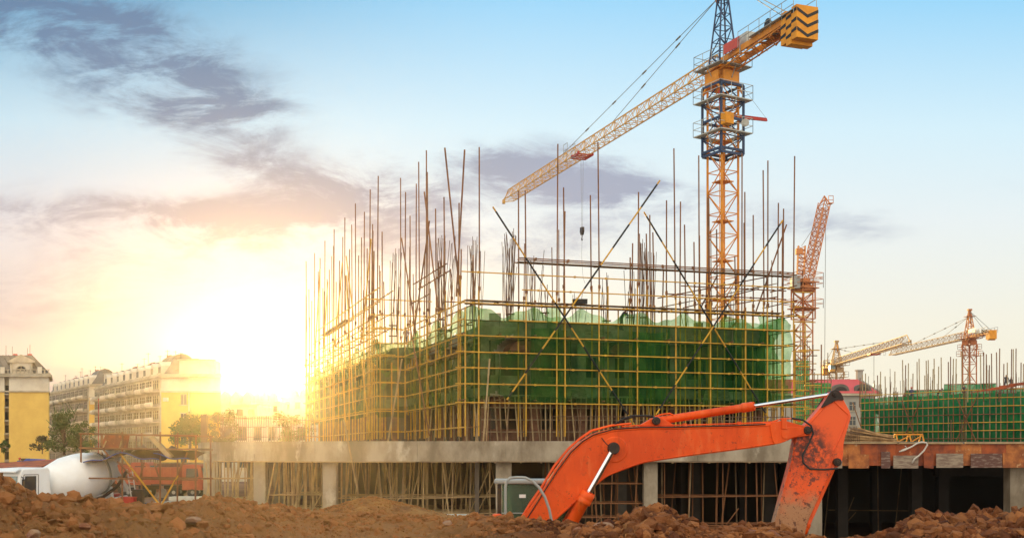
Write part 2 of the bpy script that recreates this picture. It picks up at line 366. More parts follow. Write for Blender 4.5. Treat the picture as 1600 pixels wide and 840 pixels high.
soil = bpy.data.materials.new('red_brown_soil'); soil.use_nodes = True
def soil_nodes(m, seed=0.0):
    t = m.node_tree; h = Sh(t); b = t.nodes['Principled BSDF']; b.inputs['Roughness'].default_value = .92; b.inputs['Specular IOR Level'].default_value = .15
    g = t.nodes.new('ShaderNodeNewGeometry'); vec = g.outputs['Position']
    n1 = h.noise(vec, .45, 4, .6); n2 = h.noise(vec, 2.2, 6, .7); n3 = h.noise(vec, 14, 6, .7)
    sp = t.nodes.new('ShaderNodeSeparateXYZ'); t.links.new(vec, sp.inputs[0])
    c = h.mix(h.range(n2, .35, .68), (.06, .018, .008), (.225, .070, .024))
    c = h.mix(h.m('MULTIPLY', h.range(n1, .42, .62), .6), c, (.30, .11, .038))
    # golden sun glow painted into the soil towards the middle of the yard
    sx = h.m('MULTIPLY', h.range(sp.outputs[0], -8.5, -4.5), h.range(sp.outputs[0], 1.0, -1.5))
    c = h.mix(h.m('MULTIPLY', sx, .6), c, h.mix(n2, (.46, .24, .075), (.31, .14, .045)))
    hx = h.m('MULTIPLY', h.range(sp.outputs[1], 22.5, 24.5), h.range(sp.outputs[1], 32, 29)); c = h.mix(h.m('MULTIPLY', hx, h.range(sp.outputs[0], -6, -5)), c, h.mix(h.range(n2, .35, .65), (.40, .20, .06), (.20, .085, .028)))
    c = h.mix(h.m('MULTIPLY', h.range(n3, .52, .7), .45), c, (.03, .010, .006))
    c = h.mix(h.m('MULTIPLY', h.range(n3, .42, .3), .3), c, (.34, .16, .08))
    t.links.new(c, b.inputs['Base Color'])
    bn = t.nodes.new('ShaderNodeBump'); bn.inputs['Strength'].default_value = 1.0; bn.inputs['Distance'].default_value = .05
    t.links.new(h.noise(vec, 22, 7, .7), bn.inputs['Height']); t.links.new(bn.outputs[0], b.inputs['Normal'])
soil_nodes(soil)
def terrain():
    nr, nc = 430, 620
    ys = np.concatenate([np.linspace(3.0, 8.0, 30, endpoint=False), 8.0 * (60 / 8.0) ** (np.linspace(0, 1, nr - 30) ** 1.1)])
    us = np.linspace(-.66, .66, nc)
    Yg, Ug = np.meshgrid(ys, us, indexing='ij'); Xg = Ug * (Yg + 1.5)
    Zg = terrain_z(Xg, Yg)
    co = np.stack([Xg, Yg, Zg], -1).reshape(-1, 3)
    i = np.arange(nr - 1)[:, None] * nc + np.arange(nc - 1)[None, :]
    f = np.stack([i, i + 1, i + nc + 1, i + nc], -1).reshape(-1, 4)
    me = bpy.data.meshes.new('dirt_ground'); me.from_pydata(co.tolist(), [], f.tolist()); me.materials.append(soil)
    me.polygons.foreach_set('use_smooth', [True] * len(me.polygons))
    o = bpy.data.objects.new('dirt_ground', me); col.objects.link(o); tag(o, kind='structure')
terrain()

def ico(sub=0):
    t = (1 + 5 ** .5) / 2
    v = [(-1, t, 0), (1, t, 0), (-1, -t, 0), (1, -t, 0), (0, -1, t), (0, 1, t), (0, -1, -t), (0, 1, -t), (t, 0, -1), (t, 0, 1), (-t, 0, -1), (-t, 0, 1)]
    f = [(0, 11, 5), (0, 5, 1), (0, 1, 7), (0, 7, 10), (0, 10, 11), (1, 5, 9), (5, 11, 4), (11, 10, 2), (10, 7, 6), (7, 1, 8), (3, 9, 4), (3, 4, 2), (3, 2, 6), (3, 6, 8), (3, 8, 9), (4, 9, 5), (2, 4, 11), (6, 2, 10), (8, 6, 7), (9, 8, 1)]
    v = [Vector(a).normalized() for a in v]
    for _ in range(sub):
        cache = {}; nf = []
        def mid(a, b):
            k = (min(a, b), max(a, b))
            if k not in cache: cache[k] = len(v); v.append(((v[a] + v[b]) / 2).normalized())
            return cache[k]
        for a, b, c in f:
            x, y, z = mid(a, b), mid(b, c), mid(c, a); nf += [(a, x, z), (b, y, x), (c, z, y), (x, y, z)]
        f = nf
    return np.array(v), np.array(f)
def clods():
    rs = np.random.RandomState(5); bv, bf = ico(0)
    n = 80000
    px = rs.uniform(-60, 1660, n); r = rs.rand(n)
    yc = np.interp(px, cpx, cyd)
    y = 8.2 + (yc + 2.2 - 8.2) * r ** .75
    x = (px - 800) / FPX * y
    hx, hy = (583 - 800) / FPX * 26, 26.0
    # extra scatter over the ground behind the first crest
    m2 = 9000; p2 = rs.uniform(130, 760, m2); p2[:4000] = rs.uniform(500, 680, 4000); y2 = rs.uniform(19, 31, m2); y2[:4000] = rs.uniform(23.8, 26.5, 4000); x = np.r_[x, (p2 - 800) / FPX * y2]; y = np.r_[y, y2]
    clus = fbm(x * .9, y * .9, 77, 3)
    keep = rs.rand(len(x)) < np.clip(.55 + clus * 3.0, .08, 1)
    x, y = x[keep], y[keep]; n = len(x); px_all = x / y * FPX + 800
    s = .014 * (1 + rs.pareto(1.9, n)); s = np.clip(s, .014, .075) * np.clip(y / 11, .8, 1.5)
    onheap = np.hypot((x - hx) / 2.1, (y - hy) / 2.4) < .9; s = np.where(onheap, np.minimum(s, .04), s)
    s = np.where((px_all > 330) & (px_all < 880), s * .6, s)
    z = terrain_z(x, y) + s * .25
    V = np.repeat(bv[None], n, 0) * (1 + .45 * (rs.rand(n, 12, 1) - .5) * 1.6)
    V = V * (s[:, None, None] * rs.uniform(.55, 1.35, (n, 1, 3)) * np.array([1.15, 1, .85]))
    a = rs.uniform(0, 2 * np.pi, n); b = rs.uniform(-.7, .7, n); ca, sa, cb, sb = np.cos(a)[:, None], np.sin(a)[:, None], np.cos(b)[:, None], np.sin(b)[:, None]
    X0, Y0, Z0 = V[..., 0], V[..., 1] * cb - V[..., 2] * sb, V[..., 1] * sb + V[..., 2] * cb
    P = np.stack([X0 * ca - Y0 * sa + x[:, None], X0 * sa + Y0 * ca + y[:, None], Z0 + z[:, None]], -1).reshape(-1, 3)
    F = (bf[None] + (np.arange(n) * 12)[:, None, None]).reshape(-1, 3)
    me = bpy.data.meshes.new('soil_clods'); me.vertices.add(len(P)); me.vertices.foreach_set('co', P.ravel())
    me.loops.add(F.size); me.loops.foreach_set('vertex_index', F.ravel().astype(np.int32)); me.polygons.add(len(F)); me.polygons.foreach_set('loop_start', np.arange(0, F.size, 3, dtype=np.int32))
    me.update(calc_edges=True); me.polygons.foreach_set('use_smooth', [False] * len(F))
    rk = bpy.data.materials.new('clod_soil'); rk.use_nodes = True; soil_nodes(rk)
    t = rk.node_tree; h = Sh(t); b = t.nodes['Principled BSDF']; src = b.inputs['Base Color'].links[0].from_socket
    g = t.nodes.new('ShaderNodeNewGeometry'); c = h.mix(h.m('POWER', g.outputs['Random Per Island'], 2.0), src, (.42, .165, .055)); t.links.new(c, b.inputs['Base Color'])
    me.materials.append(rk); o = bpy.data.objects.new('soil_clods', me); col.objects.link(o); tag(o, kind='stuff', label='loose red brown clods of broken soil and rubble', cat='soil')
clods()
M['boulder'] = mat('boulder', (.24, .09, .045), .9, c2=(.13, .045, .025), scale=3, amount=.9, bump=.6, bscale=14, c3=(.36, .2, .11), s3=4, t3=(.52, .64))
M['boulder_pale'] = mat('pale_boulder', (.33, .20, .11), .9, c2=(.28, .14, .08), scale=4, amount=.9, bump=.6, bscale=16, c3=(.2, .08, .05), s3=5, t3=(.5, .62))
def boulder(px, py, d, w, h, seed, label, m='boulder', dy=1.0, group=None, name='boulder'):
    """px,py: the middle of its top; w,h in photo pixels"""
    bv, bf = ico(3); rs = np.random.RandomState(seed)
    cx = (px - 800) / FPX * d; top = EYE - (py - HOR) / FPX * d; rx = w / FPX * d / 2; rz = h / FPX * d / 2
    v = bv.copy()
    for _ in range(16):   # chop planes give flat broken faces
        nrm = rs.randn(3); nrm /= np.linalg.norm(nrm); k = rs.uniform(.52, .86); dd = v @ nrm; v = v - np.outer(np.maximum(dd - k, 0), nrm)
    v = v * (1 + .10 * fbm(v[:, 0] * 2 + seed, v[:, 1] * 2 + v[:, 2] * 2, seed, 4)[:, None] * 2)
    v = v / np.abs(v).max(0) * np.array([rx, rx * dy, rz])
    P = v + np.array([cx, d, top - rz]); mb = MB(); mb.v = [tuple(p) for p in P]; mb.f = [tuple(int(q) for q in f) for f in bf]
    o = mb.build(name, M[m]); 
    return tag(o, label, 'rock', group)
boulder(937, 812, 16.9, 74, 56, 3, 'pale jagged boulder just right of the excavator lift cylinder', 'boulder_pale')
boulder(906, 822, 16.6, 26, 26, 9, 'small rounded red rock against the left side of the pale boulder')
boulder(1008, 801, 17.3, 66, 60, 12, 'big dark red rock crowning the mound left of the grey column')
boulder(1046, 812, 17.0, 56, 40, 14, 'low brown rock on the right slope of the mound beneath the boom')
boulder(1082, 829, 16.9, 36, 12, 15, 'flat thin slab of rock at the right foot of the central mound')
boulder(1182, 826, 16.6, 70, 40, 17, 'wide reddish rock lying left of the excavator bucket arm')
boulder(1205, 824, 16.9, 40, 30, 18, 'squarish rock touching the lower end of the excavator arm')
boulder(1165, 834, 16.2, 30, 22, 19, 'small pinkish rock at the left end of the pile by the arm')
boulder(1578, 808, 17.0, 84, 42, 21, 'broad tan boulder on top of the right hand mound')
boulder(1505, 817, 17.0, 36, 22, 22, 'round red rock on the crest of the right hand mound')
boulder(1462, 820, 17.2, 28, 20, 26, 'small dark rock near the left shoulder of the right hand mound')
boulder(1540, 833, 15.5, 30, 20, 27, 'low chipped rock below the broad tan boulder')
boulder(52, 826, 11.5, 22, 18, 30, 'rounded tan stone low in the left corner mound', 'boulder_pale')
boulder(128, 798, 14.5, 16, 10, 31, 'orange brown rock under the white truck drum')
boulder(133, 815, 13, 20, 12, 32, 'wide rust coloured stone in the middle of the left mound')
boulder(300, 806, 16, 26, 14, 33, 'pale rock on the low ground below the site shelter', 'boulder_pale')
boulder(352, 790, 18, 26, 15, 34, 'sandy rock on the ridge in front of the leftmost concrete column', 'boulder_pale')
boulder(228, 797, 16, 24, 14, 36, 'rust red rock on the ridge below the sheltered red cabinet')
boulder(700, 812, 17.5, 18, 9, 35, 'small pale stone right of the sandy heap', 'boulder_pale')

# ================================================================== podium: ground floor frame with its slab
YP = 70.0
def xat(px, y): return (px - 800) / FPX * y
pod = thing('concrete_building', 'raw concrete ground floor of columns and thick slab edge standing beneath the green netted scaffold', 'building', (0, YP, 0))
def podium():
    x0, x1 = xat(490, YP), xat(1262, YP)
    # edge beam in plan: rounded left end, straight front
    ring = [(-29.6, 118.0), (-25.4, 92.0), (-23.0, 82.0), (xat(318, 77.5), 77.5), (xat(345, 75), 75.0), (xat(410, 72), 72.0), (x0, YP + .02)]
    for i in range(len(ring) - 1):
        a, b = Vector((*ring[i], 0)), Vector((*ring[i + 1], 0)); d = (b - a).normalized(); n = Vector((-d.y, d.x, 0))
        MB().prism([a + Vector((0, 0, 3.4)), b + Vector((0, 0, 3.4)), b + n * .4 + Vector((0, 0, 3.4)), a + n * .4 + Vector((0, 0, 3.4))], (0, 0, 1.25)).build('edge_beam', M['concrete'], pod)
    xs = [x0, xat(652, YP), xat(790, YP), xat(915, YP), xat(1090, YP), x1]
    for i in range(5):
        MB().box(((xs[i] + xs[i + 1]) / 2, YP + .2 + .006 * (i % 2), 4.03), (xs[i + 1] - xs[i] - .012, .4, 1.26)).build('edge_beam', M['concrete'], pod)
    # slab
    pts = [(p[0] + .4, p[1] + .1) for p in ring[:-1]] + [(x0, YP + .41), (47, YP + .41), (47, 128), (-29, 128)]
    MB().prism([(x, y, 3.85) for x, y in pts][::-1], (0, 0, .78)).build('deck_slab', M['concrete_dark'], pod)
    # columns
    for px, w, zb in [(331, 1.0, 0), (407, .78, 0), (516, .86, 0), (787, 1.0, 0), (1016, .86, -2.3), (1272, .86, -2.3)]:
        y = YP + .55 if px > 480 else (75.8 if px < 350 else 72.8)
        MB().box((xat(px, y), y + w / 2 - .3, (3.85 + zb) / 2), (w, w, 3.85 - zb - .01)).build('column', M['concrete'], pod, bevel=.02)
    for y in (78, 86.5, 95):
        for px in range(330, 1560, 128):
            x = xat(px, YP)
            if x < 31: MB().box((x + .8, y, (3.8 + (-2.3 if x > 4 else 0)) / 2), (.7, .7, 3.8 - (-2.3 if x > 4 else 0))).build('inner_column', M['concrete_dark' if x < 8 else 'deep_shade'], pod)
    # downstand beams and back wall
    for y in (78, 86.5):
        MB().box((12.8, y, 3.55), (68, .4, .6)).build('ceiling_beam', M['concrete_dark'], pod)
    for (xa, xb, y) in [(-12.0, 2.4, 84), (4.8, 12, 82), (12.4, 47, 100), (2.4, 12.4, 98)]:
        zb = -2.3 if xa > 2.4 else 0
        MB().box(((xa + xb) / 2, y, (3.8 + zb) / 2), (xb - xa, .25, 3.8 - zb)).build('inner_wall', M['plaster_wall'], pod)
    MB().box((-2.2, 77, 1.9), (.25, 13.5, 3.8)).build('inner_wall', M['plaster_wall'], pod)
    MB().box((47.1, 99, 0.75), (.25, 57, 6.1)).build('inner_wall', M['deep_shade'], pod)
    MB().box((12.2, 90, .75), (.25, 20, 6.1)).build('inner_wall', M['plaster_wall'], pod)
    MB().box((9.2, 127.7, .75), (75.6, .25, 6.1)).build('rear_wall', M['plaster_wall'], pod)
    # formwork lip under the edge beam
    mb = MB()
    x = xat(655, YP)
    while x < x1 - .5:
        L = rnd.uniform(1.2, 2.6); mb.box((x + L / 2, YP - .12, 3.37 + rnd.uniform(-.02, .02)), (L - .04, .35, .05)); mb.box((x + L / 2, YP - .2, 3.31), (.08, .5, .08)); x += L
    mb.build('soffit_board', M['plank'], pod)
    mb = MB()
    for i in range(3, len(ring) - 1):
        a, b = Vector((*ring[i], 3.36)), Vector((*ring[i + 1], 3.36)); mb.bar(a - Vector((0, .1, 0)), b - Vector((0, .1, 0)), .3, .05)
    mb.bar((x0, YP - .12, 3.36), (xat(650, YP), YP - .12, 3.36), .3, .05); mb.build('soffit_board', M['bamboo'], pod)
    return ring
RING = podium()
# starter bars along the slab edge
def starter_bars():
    n = 0
    def bar(x, y, z0, z1):
        nonlocal n
        MB().tube((x, y, z0), (x + rnd.uniform(-.04, .04), y, z1), .022, 4).build('starter_bar', M['rebar'], pod); n += 1
    extra = MB()
    pts = [Vector((p[0] + .2, p[1] + .1, 0)) for p in RING[2:]]
    for i in range(len(pts) - 1):
        a, b = pts[i], pts[i + 1]; k = max(2, int((b - a).length / .22))
        top = [6.7, 6.55, 6.35, 6.25, 6.05, 5.9][i]; top2 = [6.7, 6.55, 6.35, 6.25, 6.05, 5.9, 5.8][i + 1]
        for j in range(k):
            p = a.lerp(b, j / k); zt = top + (top2 - top) * j / k + rnd.uniform(-.05, .08)
            if n < 54 and i >= 1: bar(p.x, p.y, 4.6, zt)
            else: extra.tube((p.x, p.y, 4.6), (p.x, p.y, zt), .02, 4)
        for z in (4.95, (top + 4.6) / 2 + .2, top - .12): extra.tube(a + Vector((0, 0, z)), b + Vector((0, 0, z + (top2 - top if z > 5.5 else 0))), .018, 4)
    for px in range(862, 1240, 9):
        x = xat(px + rnd.uniform(-1, 1), YP + .3)
        if n < 100: bar(x, YP + .3, 4.6, 6.22 + rnd.uniform(-.03, .05))
        else: extra.tube((x, YP + .3, 4.6), (x, YP + .3, 6.22), .02, 4)
    extra.tube((xat(862, YP), YP + .3, 6.2), (xat(1236, YP), YP + .3, 6.16), .022, 4)
    for px in range(500, 862, 7):
        x = xat(px, YP + .8); z = rnd.uniform(4.9, 5.5) if rnd.random() < .7 else rnd.uniform(5.6, 7)
        extra.tube((x, YP + .8, 4.6), (x + rnd.uniform(-.06, .06), YP + .8, z), .017, 4)
    tag(extra.build('starter_bars', M['rebar'], pod), kind='stuff')
starter_bars()

# shoring under the slab: tied pole frames, one thing per bay
def shoring(label, px0, px1, y, step, zb, seed, m='bamboo', rails=(1.0,), rows=2, dens=1.0):
    r = random.Random(seed); x0, x1 = xat(px0, y), xat(px1, y)
    t = thing('shoring_frame', label, 'scaffold', ((x0 + x1) / 2, y, zb), 'pole shoring under the concrete slab')
    for k in range(rows):
        yy = y + k * 1.6; x = x0 + r.uniform(.1, .4)
        while x < x1:
            lean = r.uniform(-.2, .2) if r.random() < .7 else r.uniform(-.8, .8)
            MB().tube((x + lean, yy + r.uniform(-.1, .1), zb - .3), (x, yy, 3.3), r.uniform(.035, .055), 6).build('prop', M[m if r.random() < .75 else 'dull_pipe'], t); x += step * r.uniform(.6, 1.4) / dens * (1 if k == 0 else .75)
        for z in rails:
            MB().tube((x0 - .1, yy - .08, z + r.uniform(-.05, .05)), (x1 + .1, yy - .08, z + r.uniform(-.08, .08)), .04, 6).build('rail', M[m], t)
    for _ in range(2):
        a = r.uniform(x0, x1); MB().tube((a, y - .1, zb + .2), (min(x1, a + r.uniform(.8, 2)), y - .1, zb + r.uniform(1.2, 3)), .035, 6).build('brace', M[m], t)
shoring('leaning pole shoring left of the leftmost narrow column at the slab corner', 318, 395, 73.2, .42, 0, 1, rails=(.9, 2.2), rows=3)
shoring('dense pole shoring between the two narrow columns left of the sandy heap', 420, 505, 71.2, .5, 0, 2, rails=(1.2, .25), rows=5)
shoring('pole shoring behind the sandy heap under the stained slab edge', 530, 655, 71.0, .8, 0, 3, rails=(1.1, .2), rows=4)
shoring('pole shoring left of the excavator cab under the slab', 658, 772, 70.8, .9, 0, 4, rails=(1.1, .1), rows=4)
shoring('rusty pole grid seen under the excavator boom left of the grey column', 850, 1004, 70.7, 1.15, -2.3, 5, 'rust_backlit_pipe', rails=(.7, -.2, 2.0), rows=3)
shoring('rusty pole grid between the grey column and the excavator arm', 1030, 1240, 70.7, 1.7, -2.3, 6, 'rust_backlit_pipe', rails=(1.15, -.65, -.8), rows=3)
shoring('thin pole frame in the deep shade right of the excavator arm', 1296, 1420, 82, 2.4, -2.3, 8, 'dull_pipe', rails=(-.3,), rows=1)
# ================================================================== tower under construction and its scaffold
u1 = Vector((.953, .303, 0)); u2 = Vector((-.312, .95, 0))
A0 = Vector((xat(725, 72), 72, 0)); B0 = A0 + u2 * 17.3; C0 = B0 - u1 * 2.13; D0 = C0 + u2 * 41; E0 = A0 + u1 * 24.2
def s_of(P, d, px):
    k = (px - 800) / FPX; return (k * P.y - P.x) / (d.x - k * d.y)
def pz(P, d, s, py): q = P + d * s; return EYE + (HOR - py) / FPX * q.y
Z1 = 4.63
def up(z): return Vector((0, 0, z))
tower = thing('unfinished_building', 'two unfinished concrete storeys veiled by dark green net on top of the ground floor', 'building', (8, 80, Z1))
def tower_body():
    inn = 1.5
    a = A0 + u1 * inn + u2 * inn; b = B0 + u1 * inn + u2 * .2; c = C0 + u1 * inn + u2 * inn; d = D0 + u1 * inn; e = E0 - u1 * 1.0 + u2 * inn; g = e + u2 * 46
    plan = [a, e, g, d, c, b]
    for z0, z1 in ((7.7, 8.25), (11.5, 12.3)):
        MB().prism([p + Vector((0, 0, z0)) for p in plan], (0, 0, z1 - z0)).build('floor_slab', M['tower_concrete'], tower)
    def cols(p, q, n, m='tower_concrete', top=11.5, off=.5):
        for i in range(n + 1):
            r = p.lerp(q, i / n)
            for z0, z1 in ((Z1, 7.7), (8.25, 11.5)):
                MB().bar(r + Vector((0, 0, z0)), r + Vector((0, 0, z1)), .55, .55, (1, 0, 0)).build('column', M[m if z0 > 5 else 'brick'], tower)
    cols(a + u1 * .5 + u2 * .5, e - u1 * .5 + u2 * .5, 6); cols(a + u1 * .5 + u2 * 5, b + u1 * .5, 3); cols(c + u1 * .6 + u2 * 2, d + u1 * .6, 8)
    # walls set back, with openings
    def wall(p, q, z0, z1, n, m, win=(.9, 2.3)):
        L = (q - p).length; dd = (q - p).normalized(); nn = Vector((dd.y, -dd.x, 0)); mb = MB(); op = MB()
        h0, h1 = z0 + win[0], z0 + win[1]
        mb.bar(p + Vector((0, 0, (z0 + h0) / 2)), q + Vector((0, 0, (z0 + h0) / 2)), .2, h0 - z0); mb.bar(p + Vector((0, 0, (z1 + h1) / 2)), q + Vector((0, 0, (z1 + h1) / 2)), .2, z1 - h1)
        for i in range(n + 1):
            w = L / n * .5; c_ = p + dd * (L * i / n); mb.bar(c_ - dd * w / 2 + Vector((0, 0, (h0 + h1) / 2)), c_ + dd * w / 2 + Vector((0, 0, (h0 + h1) / 2)), .2, h1 - h0)
        mb.build('infill_wall', M[m], tower)
        bk = p.lerp(q, .5) - nn * 3
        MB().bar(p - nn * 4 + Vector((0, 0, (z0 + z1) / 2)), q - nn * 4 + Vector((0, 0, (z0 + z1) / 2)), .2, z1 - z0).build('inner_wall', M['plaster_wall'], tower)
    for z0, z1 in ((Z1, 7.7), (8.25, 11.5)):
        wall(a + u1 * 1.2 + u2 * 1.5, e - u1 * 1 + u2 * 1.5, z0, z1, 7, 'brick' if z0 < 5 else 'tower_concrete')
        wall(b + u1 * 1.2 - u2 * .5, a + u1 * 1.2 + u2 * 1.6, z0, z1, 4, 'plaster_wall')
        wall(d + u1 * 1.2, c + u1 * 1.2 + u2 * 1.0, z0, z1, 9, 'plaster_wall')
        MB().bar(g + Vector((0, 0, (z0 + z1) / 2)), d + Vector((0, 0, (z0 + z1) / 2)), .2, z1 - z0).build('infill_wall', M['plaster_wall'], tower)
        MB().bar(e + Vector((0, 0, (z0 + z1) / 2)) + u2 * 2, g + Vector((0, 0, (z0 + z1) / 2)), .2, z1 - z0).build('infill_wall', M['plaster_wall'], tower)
    # arched dormer openings behind the net
    for s in (3.2, 10.4, 17.0):
        for zc in (8.4, 11.3):
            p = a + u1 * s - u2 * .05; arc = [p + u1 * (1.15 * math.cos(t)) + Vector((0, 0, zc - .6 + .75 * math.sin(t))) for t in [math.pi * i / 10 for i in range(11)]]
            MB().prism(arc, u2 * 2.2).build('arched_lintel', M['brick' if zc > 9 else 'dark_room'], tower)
    # formwork boards with worn patches leaning behind the net
    for s, z in ((7.3, 11.45), (11.9, 11.4), (14.8, 11.5), (5.4, 7.6), (19.6, 7.65), (16.3, 7.6)):
        p = a + u1 * s - u2 * .065 + Vector((0, 0, z)); MB().prism([p, p + u1 * 2.2, p + u1 * 2.0 + Vector((0, 0, .75)), p + u1 * .2 + Vector((0, 0, .75))], u2 * .06).build('formwork_board', M['board_grey'], tower)
    # parapet and stub columns above the deck
    MB().bar(a + Vector((0, 0, 12.5)) + u2 * .4, e + Vector((0, 0, 12.5)) + u2 * .4, .3, .4).build('parapet', M['tower_concrete'], tower)
    for px, w, zt in ((789, .8, 13.4), (838, .55, 12.9), (1114, .6, 13.3), (960, .4, 12.9)):
        p = a + u1 * s_of(a, u1, px) + u2 * 2.2; MB().bar(p + Vector((0, 0, 12.3)), p + Vector((0, 0, zt)), w, w, (1, 0, 0)).build('stub_column', M['tower_concrete'], tower)
    for k, zz in enumerate((5.3, 6.1, 6.9)):
        q = a - u2 * .35; MB().tube(q + up(zz), q + u1 * 22 + up(zz + .1), .04, 6).build('prop_rail', M['plank'], tower)
    # splayed column bars
    r = random.Random(4)
    for px, dep, zt, k, sp in ((690, 9, 20.0, 10, 1.0), (700, 16, 21.0, 9, 1.2), (614, 14, 19.5, 9, 1.0), (735, 12, 20.5, 10, 1.3), (750, 20, 21, 7, 1.2), (797, 4, 19.8, 13, .7), (792, 22, 22, 8, 1.3), (832, 12, 19.5, 9, 1.2), (851, 2.5, 15.6, 6, .4),
                               (948, 6, 17.2, 6, .4), (1006, 3, 19.5, 12, .55), (1018, 14, 20.5, 9, .9), (1142, 22, 19, 9, 1.0), (900, 26, 18.5, 7, 1.0), (1075, 24, 18, 7, 1.0), (985, 3.2, 17, 6, .5)):
        p = a + u1 * s_of(a, u1, px) + u2 * dep; k0 = (px - 800) / FPX; p.x = k0 * p.y
        mb = MB()
        for i in range(k):
            q = p + Vector((r.uniform(-.3, .3), r.uniform(-.3, .3), 0)); top = q + Vector((r.gauss(0, .35) * sp, r.gauss(0, .35) * sp, zt - 12.2 - abs(r.gauss(0, .9)))); mid = q.lerp(top, .5) + Vector((r.gauss(0, .06), 0, 12.2))
            mb.tube(q + Vector((0, 0, 12.2)), mid, .024, 4, caps=False); mb.tube(mid, top + Vector((0, 0, 12.2)), .022, 4, caps=False)
        for z in (12.8, 13.6): mb.box((p.x, p.y, z), (.62, .62, .04))
        mb.build('column_bars', M['rebar'], tower)
    # timber props on the first floor
    for px in range(636, 1238, 8):
        P = A0 + u1 * 0.9 + u2 * .9 if px > 735 else A0 + u2 * .2 + u1 * 1.0
        dd = u1 if px > 735 else u2; s = s_of(P, dd, px)
        if s < 0: continue
        p = P + dd * s; MB().tube(p + Vector((r.uniform(-.35, .35), r.uniform(-.4, .5), Z1)), p + Vector((0, 0, 7.7)), r.uniform(.03, .05), 6).build('timber_prop', M['bamboo' if r.random() < .4 else 'dull_pipe'], tower)
tower_body()

scaf = thing('tube_scaffold', 'yellow and brown tube scaffold wrapping the unfinished tower with pipes sticking up past its top', 'scaffold', (A0.x, A0.y, Z1))
BR = random.Random(11)
PR = .05
cnt = {}
rest = {}
def part(name, mb, m, lim=100):
    cnt[name] = cnt.get(name, 0) + 1
    if cnt[name] <= lim: return mb.build(name, m, scaf)
    k = (name, m.name)
    if k not in rest: rest[k] = (MB(), m)
    rest[k][0].add(mb.v, mb.f)
def standard(P, d, n, px, ytop, off=0.0, split=None, low=5.0, lean=0.0, m='rust_backlit_pipe', r=PR):
    Q = P - n * off; s = s_of(Q, d, px); zt = pz(Q, d, s, ytop) if ytop > 100 else ytop
    p = Q + d * s; sp = split or 13.9 + BR.uniform(-.3, 1.6)
    jit = lambda a: Vector((BR.uniform(-a, a), 0, 0))
    part('lower_standard', MB().tube(p + up(low), p + up(min(sp, zt - .3)), r, 7), M['yellow_pipe'])
    if zt > sp + .4:  # upper pipes: their backlit look against the sky is painted in brown
        off2 = Vector((BR.uniform(-.05, .05), 0, 0)); part('upper_standard', MB().tube(p + off2 + up(sp - .4), p + off2 + jit(.10) + Vector((lean, 0, zt)), r * .95, 7).box(p + off2 + up(sp - .15), (.16, .16, .22)), M[m])
    return s
FRONT = dict(P=A0, d=u1, n=Vector((.303, -.953, 0)), L=24.2)
outer_front = [(727, 472), (748, 230), (822, 298), (870, 225), (883, 293), (936, 222), (996, 300), (1056, 232), (1110, 318), (1165, 300), (1199, 251), (1222, 345), (1240, 244)]
inner_front = [(719, 400), (741, 398), (810, 298), (881, 330), (925, 305), (966, 478), (984, 402), (987, 380), (1017, 336), (1011, 365), (1023, 363), (1042, 313), (1063, 315), (1071, 351), (1086, 378), (1092, 243), (1094, 368), (1107, 309), (1109, 305), (1121, 358),
               (1160, 240), (1163, 348), (1176, 336), (1193, 266), (1214, 317), (1224, 326), (950, 440), (1034, 420), (1150, 400), (1132, 440)]
for px, t in outer_front: standard(A0, u1, FRONT['n'], px, t)
for px, t in inner_front: standard(A0, u1, FRONT['n'], px, t, off=1.05, m='rust_backlit_pipe')
NL = Vector((-.95, -.312, 0))
outer_mid = [(633, 300), (656, 253), (696, 308), (716, 317), (681, 326), (667, 235)]
inner_mid = [(627, 278), (642, 337), (649, 287), (669, 269), (720, 389), (705, 420), (663, 400), (686, 410)]
for px, t in outer_mid: standard(A0, u2, NL, px, t)
for px, t in inner_mid: standard(A0, u2, NL, px, t, off=1.0)
outer_left = [(589, 275), (577, 296), (569, 331), (555, 318), (538, 340), (522, 358), (508, 376), (499, 403), (491, 395), (479, 408), (585, 392), (546, 389), (529, 407), (516, 421), (484, 452)]
inner_left = [(597, 362), (582, 350), (564, 371), (560, 399), (551, 351), (534, 370), (521, 384), (498, 424), (487, 470), (573, 388), (541, 430), (512, 436), (505, 450), (493, 455), (478, 460), (602, 440), (525, 440)]
for px, t in outer_left: standard(C0, u2, NL, px, t, m='rust_backlit_pipe')
for px, t in inner_left: standard(C0, u2, NL, px, t, off=1.0)
for px, t in ((612, 560), (622, 448)): standard(B0, -u1, Vector((.303, -.953, 0)), px, t)
# ragged extra uprights
for k in range(16): standard(C0, u2, NL, BR.uniform(482, 600), BR.uniform(17.5, 23.5), off=BR.choice([0, 1.0, 2.2]), r=.04, split=15)
for k in range(9): standard(A0, u2, NL, BR.uniform(636, 722), BR.uniform(17, 22), off=BR.choice([1.0, 2.4]), r=.04, split=14.5)
for k in range(12): standard(A0, u1, FRONT['n'], BR.uniform(760, 1235), BR.uniform(15.5, 20.5), off=BR.choice([1.05, 2.4, 4]), r=.035, split=14.5)
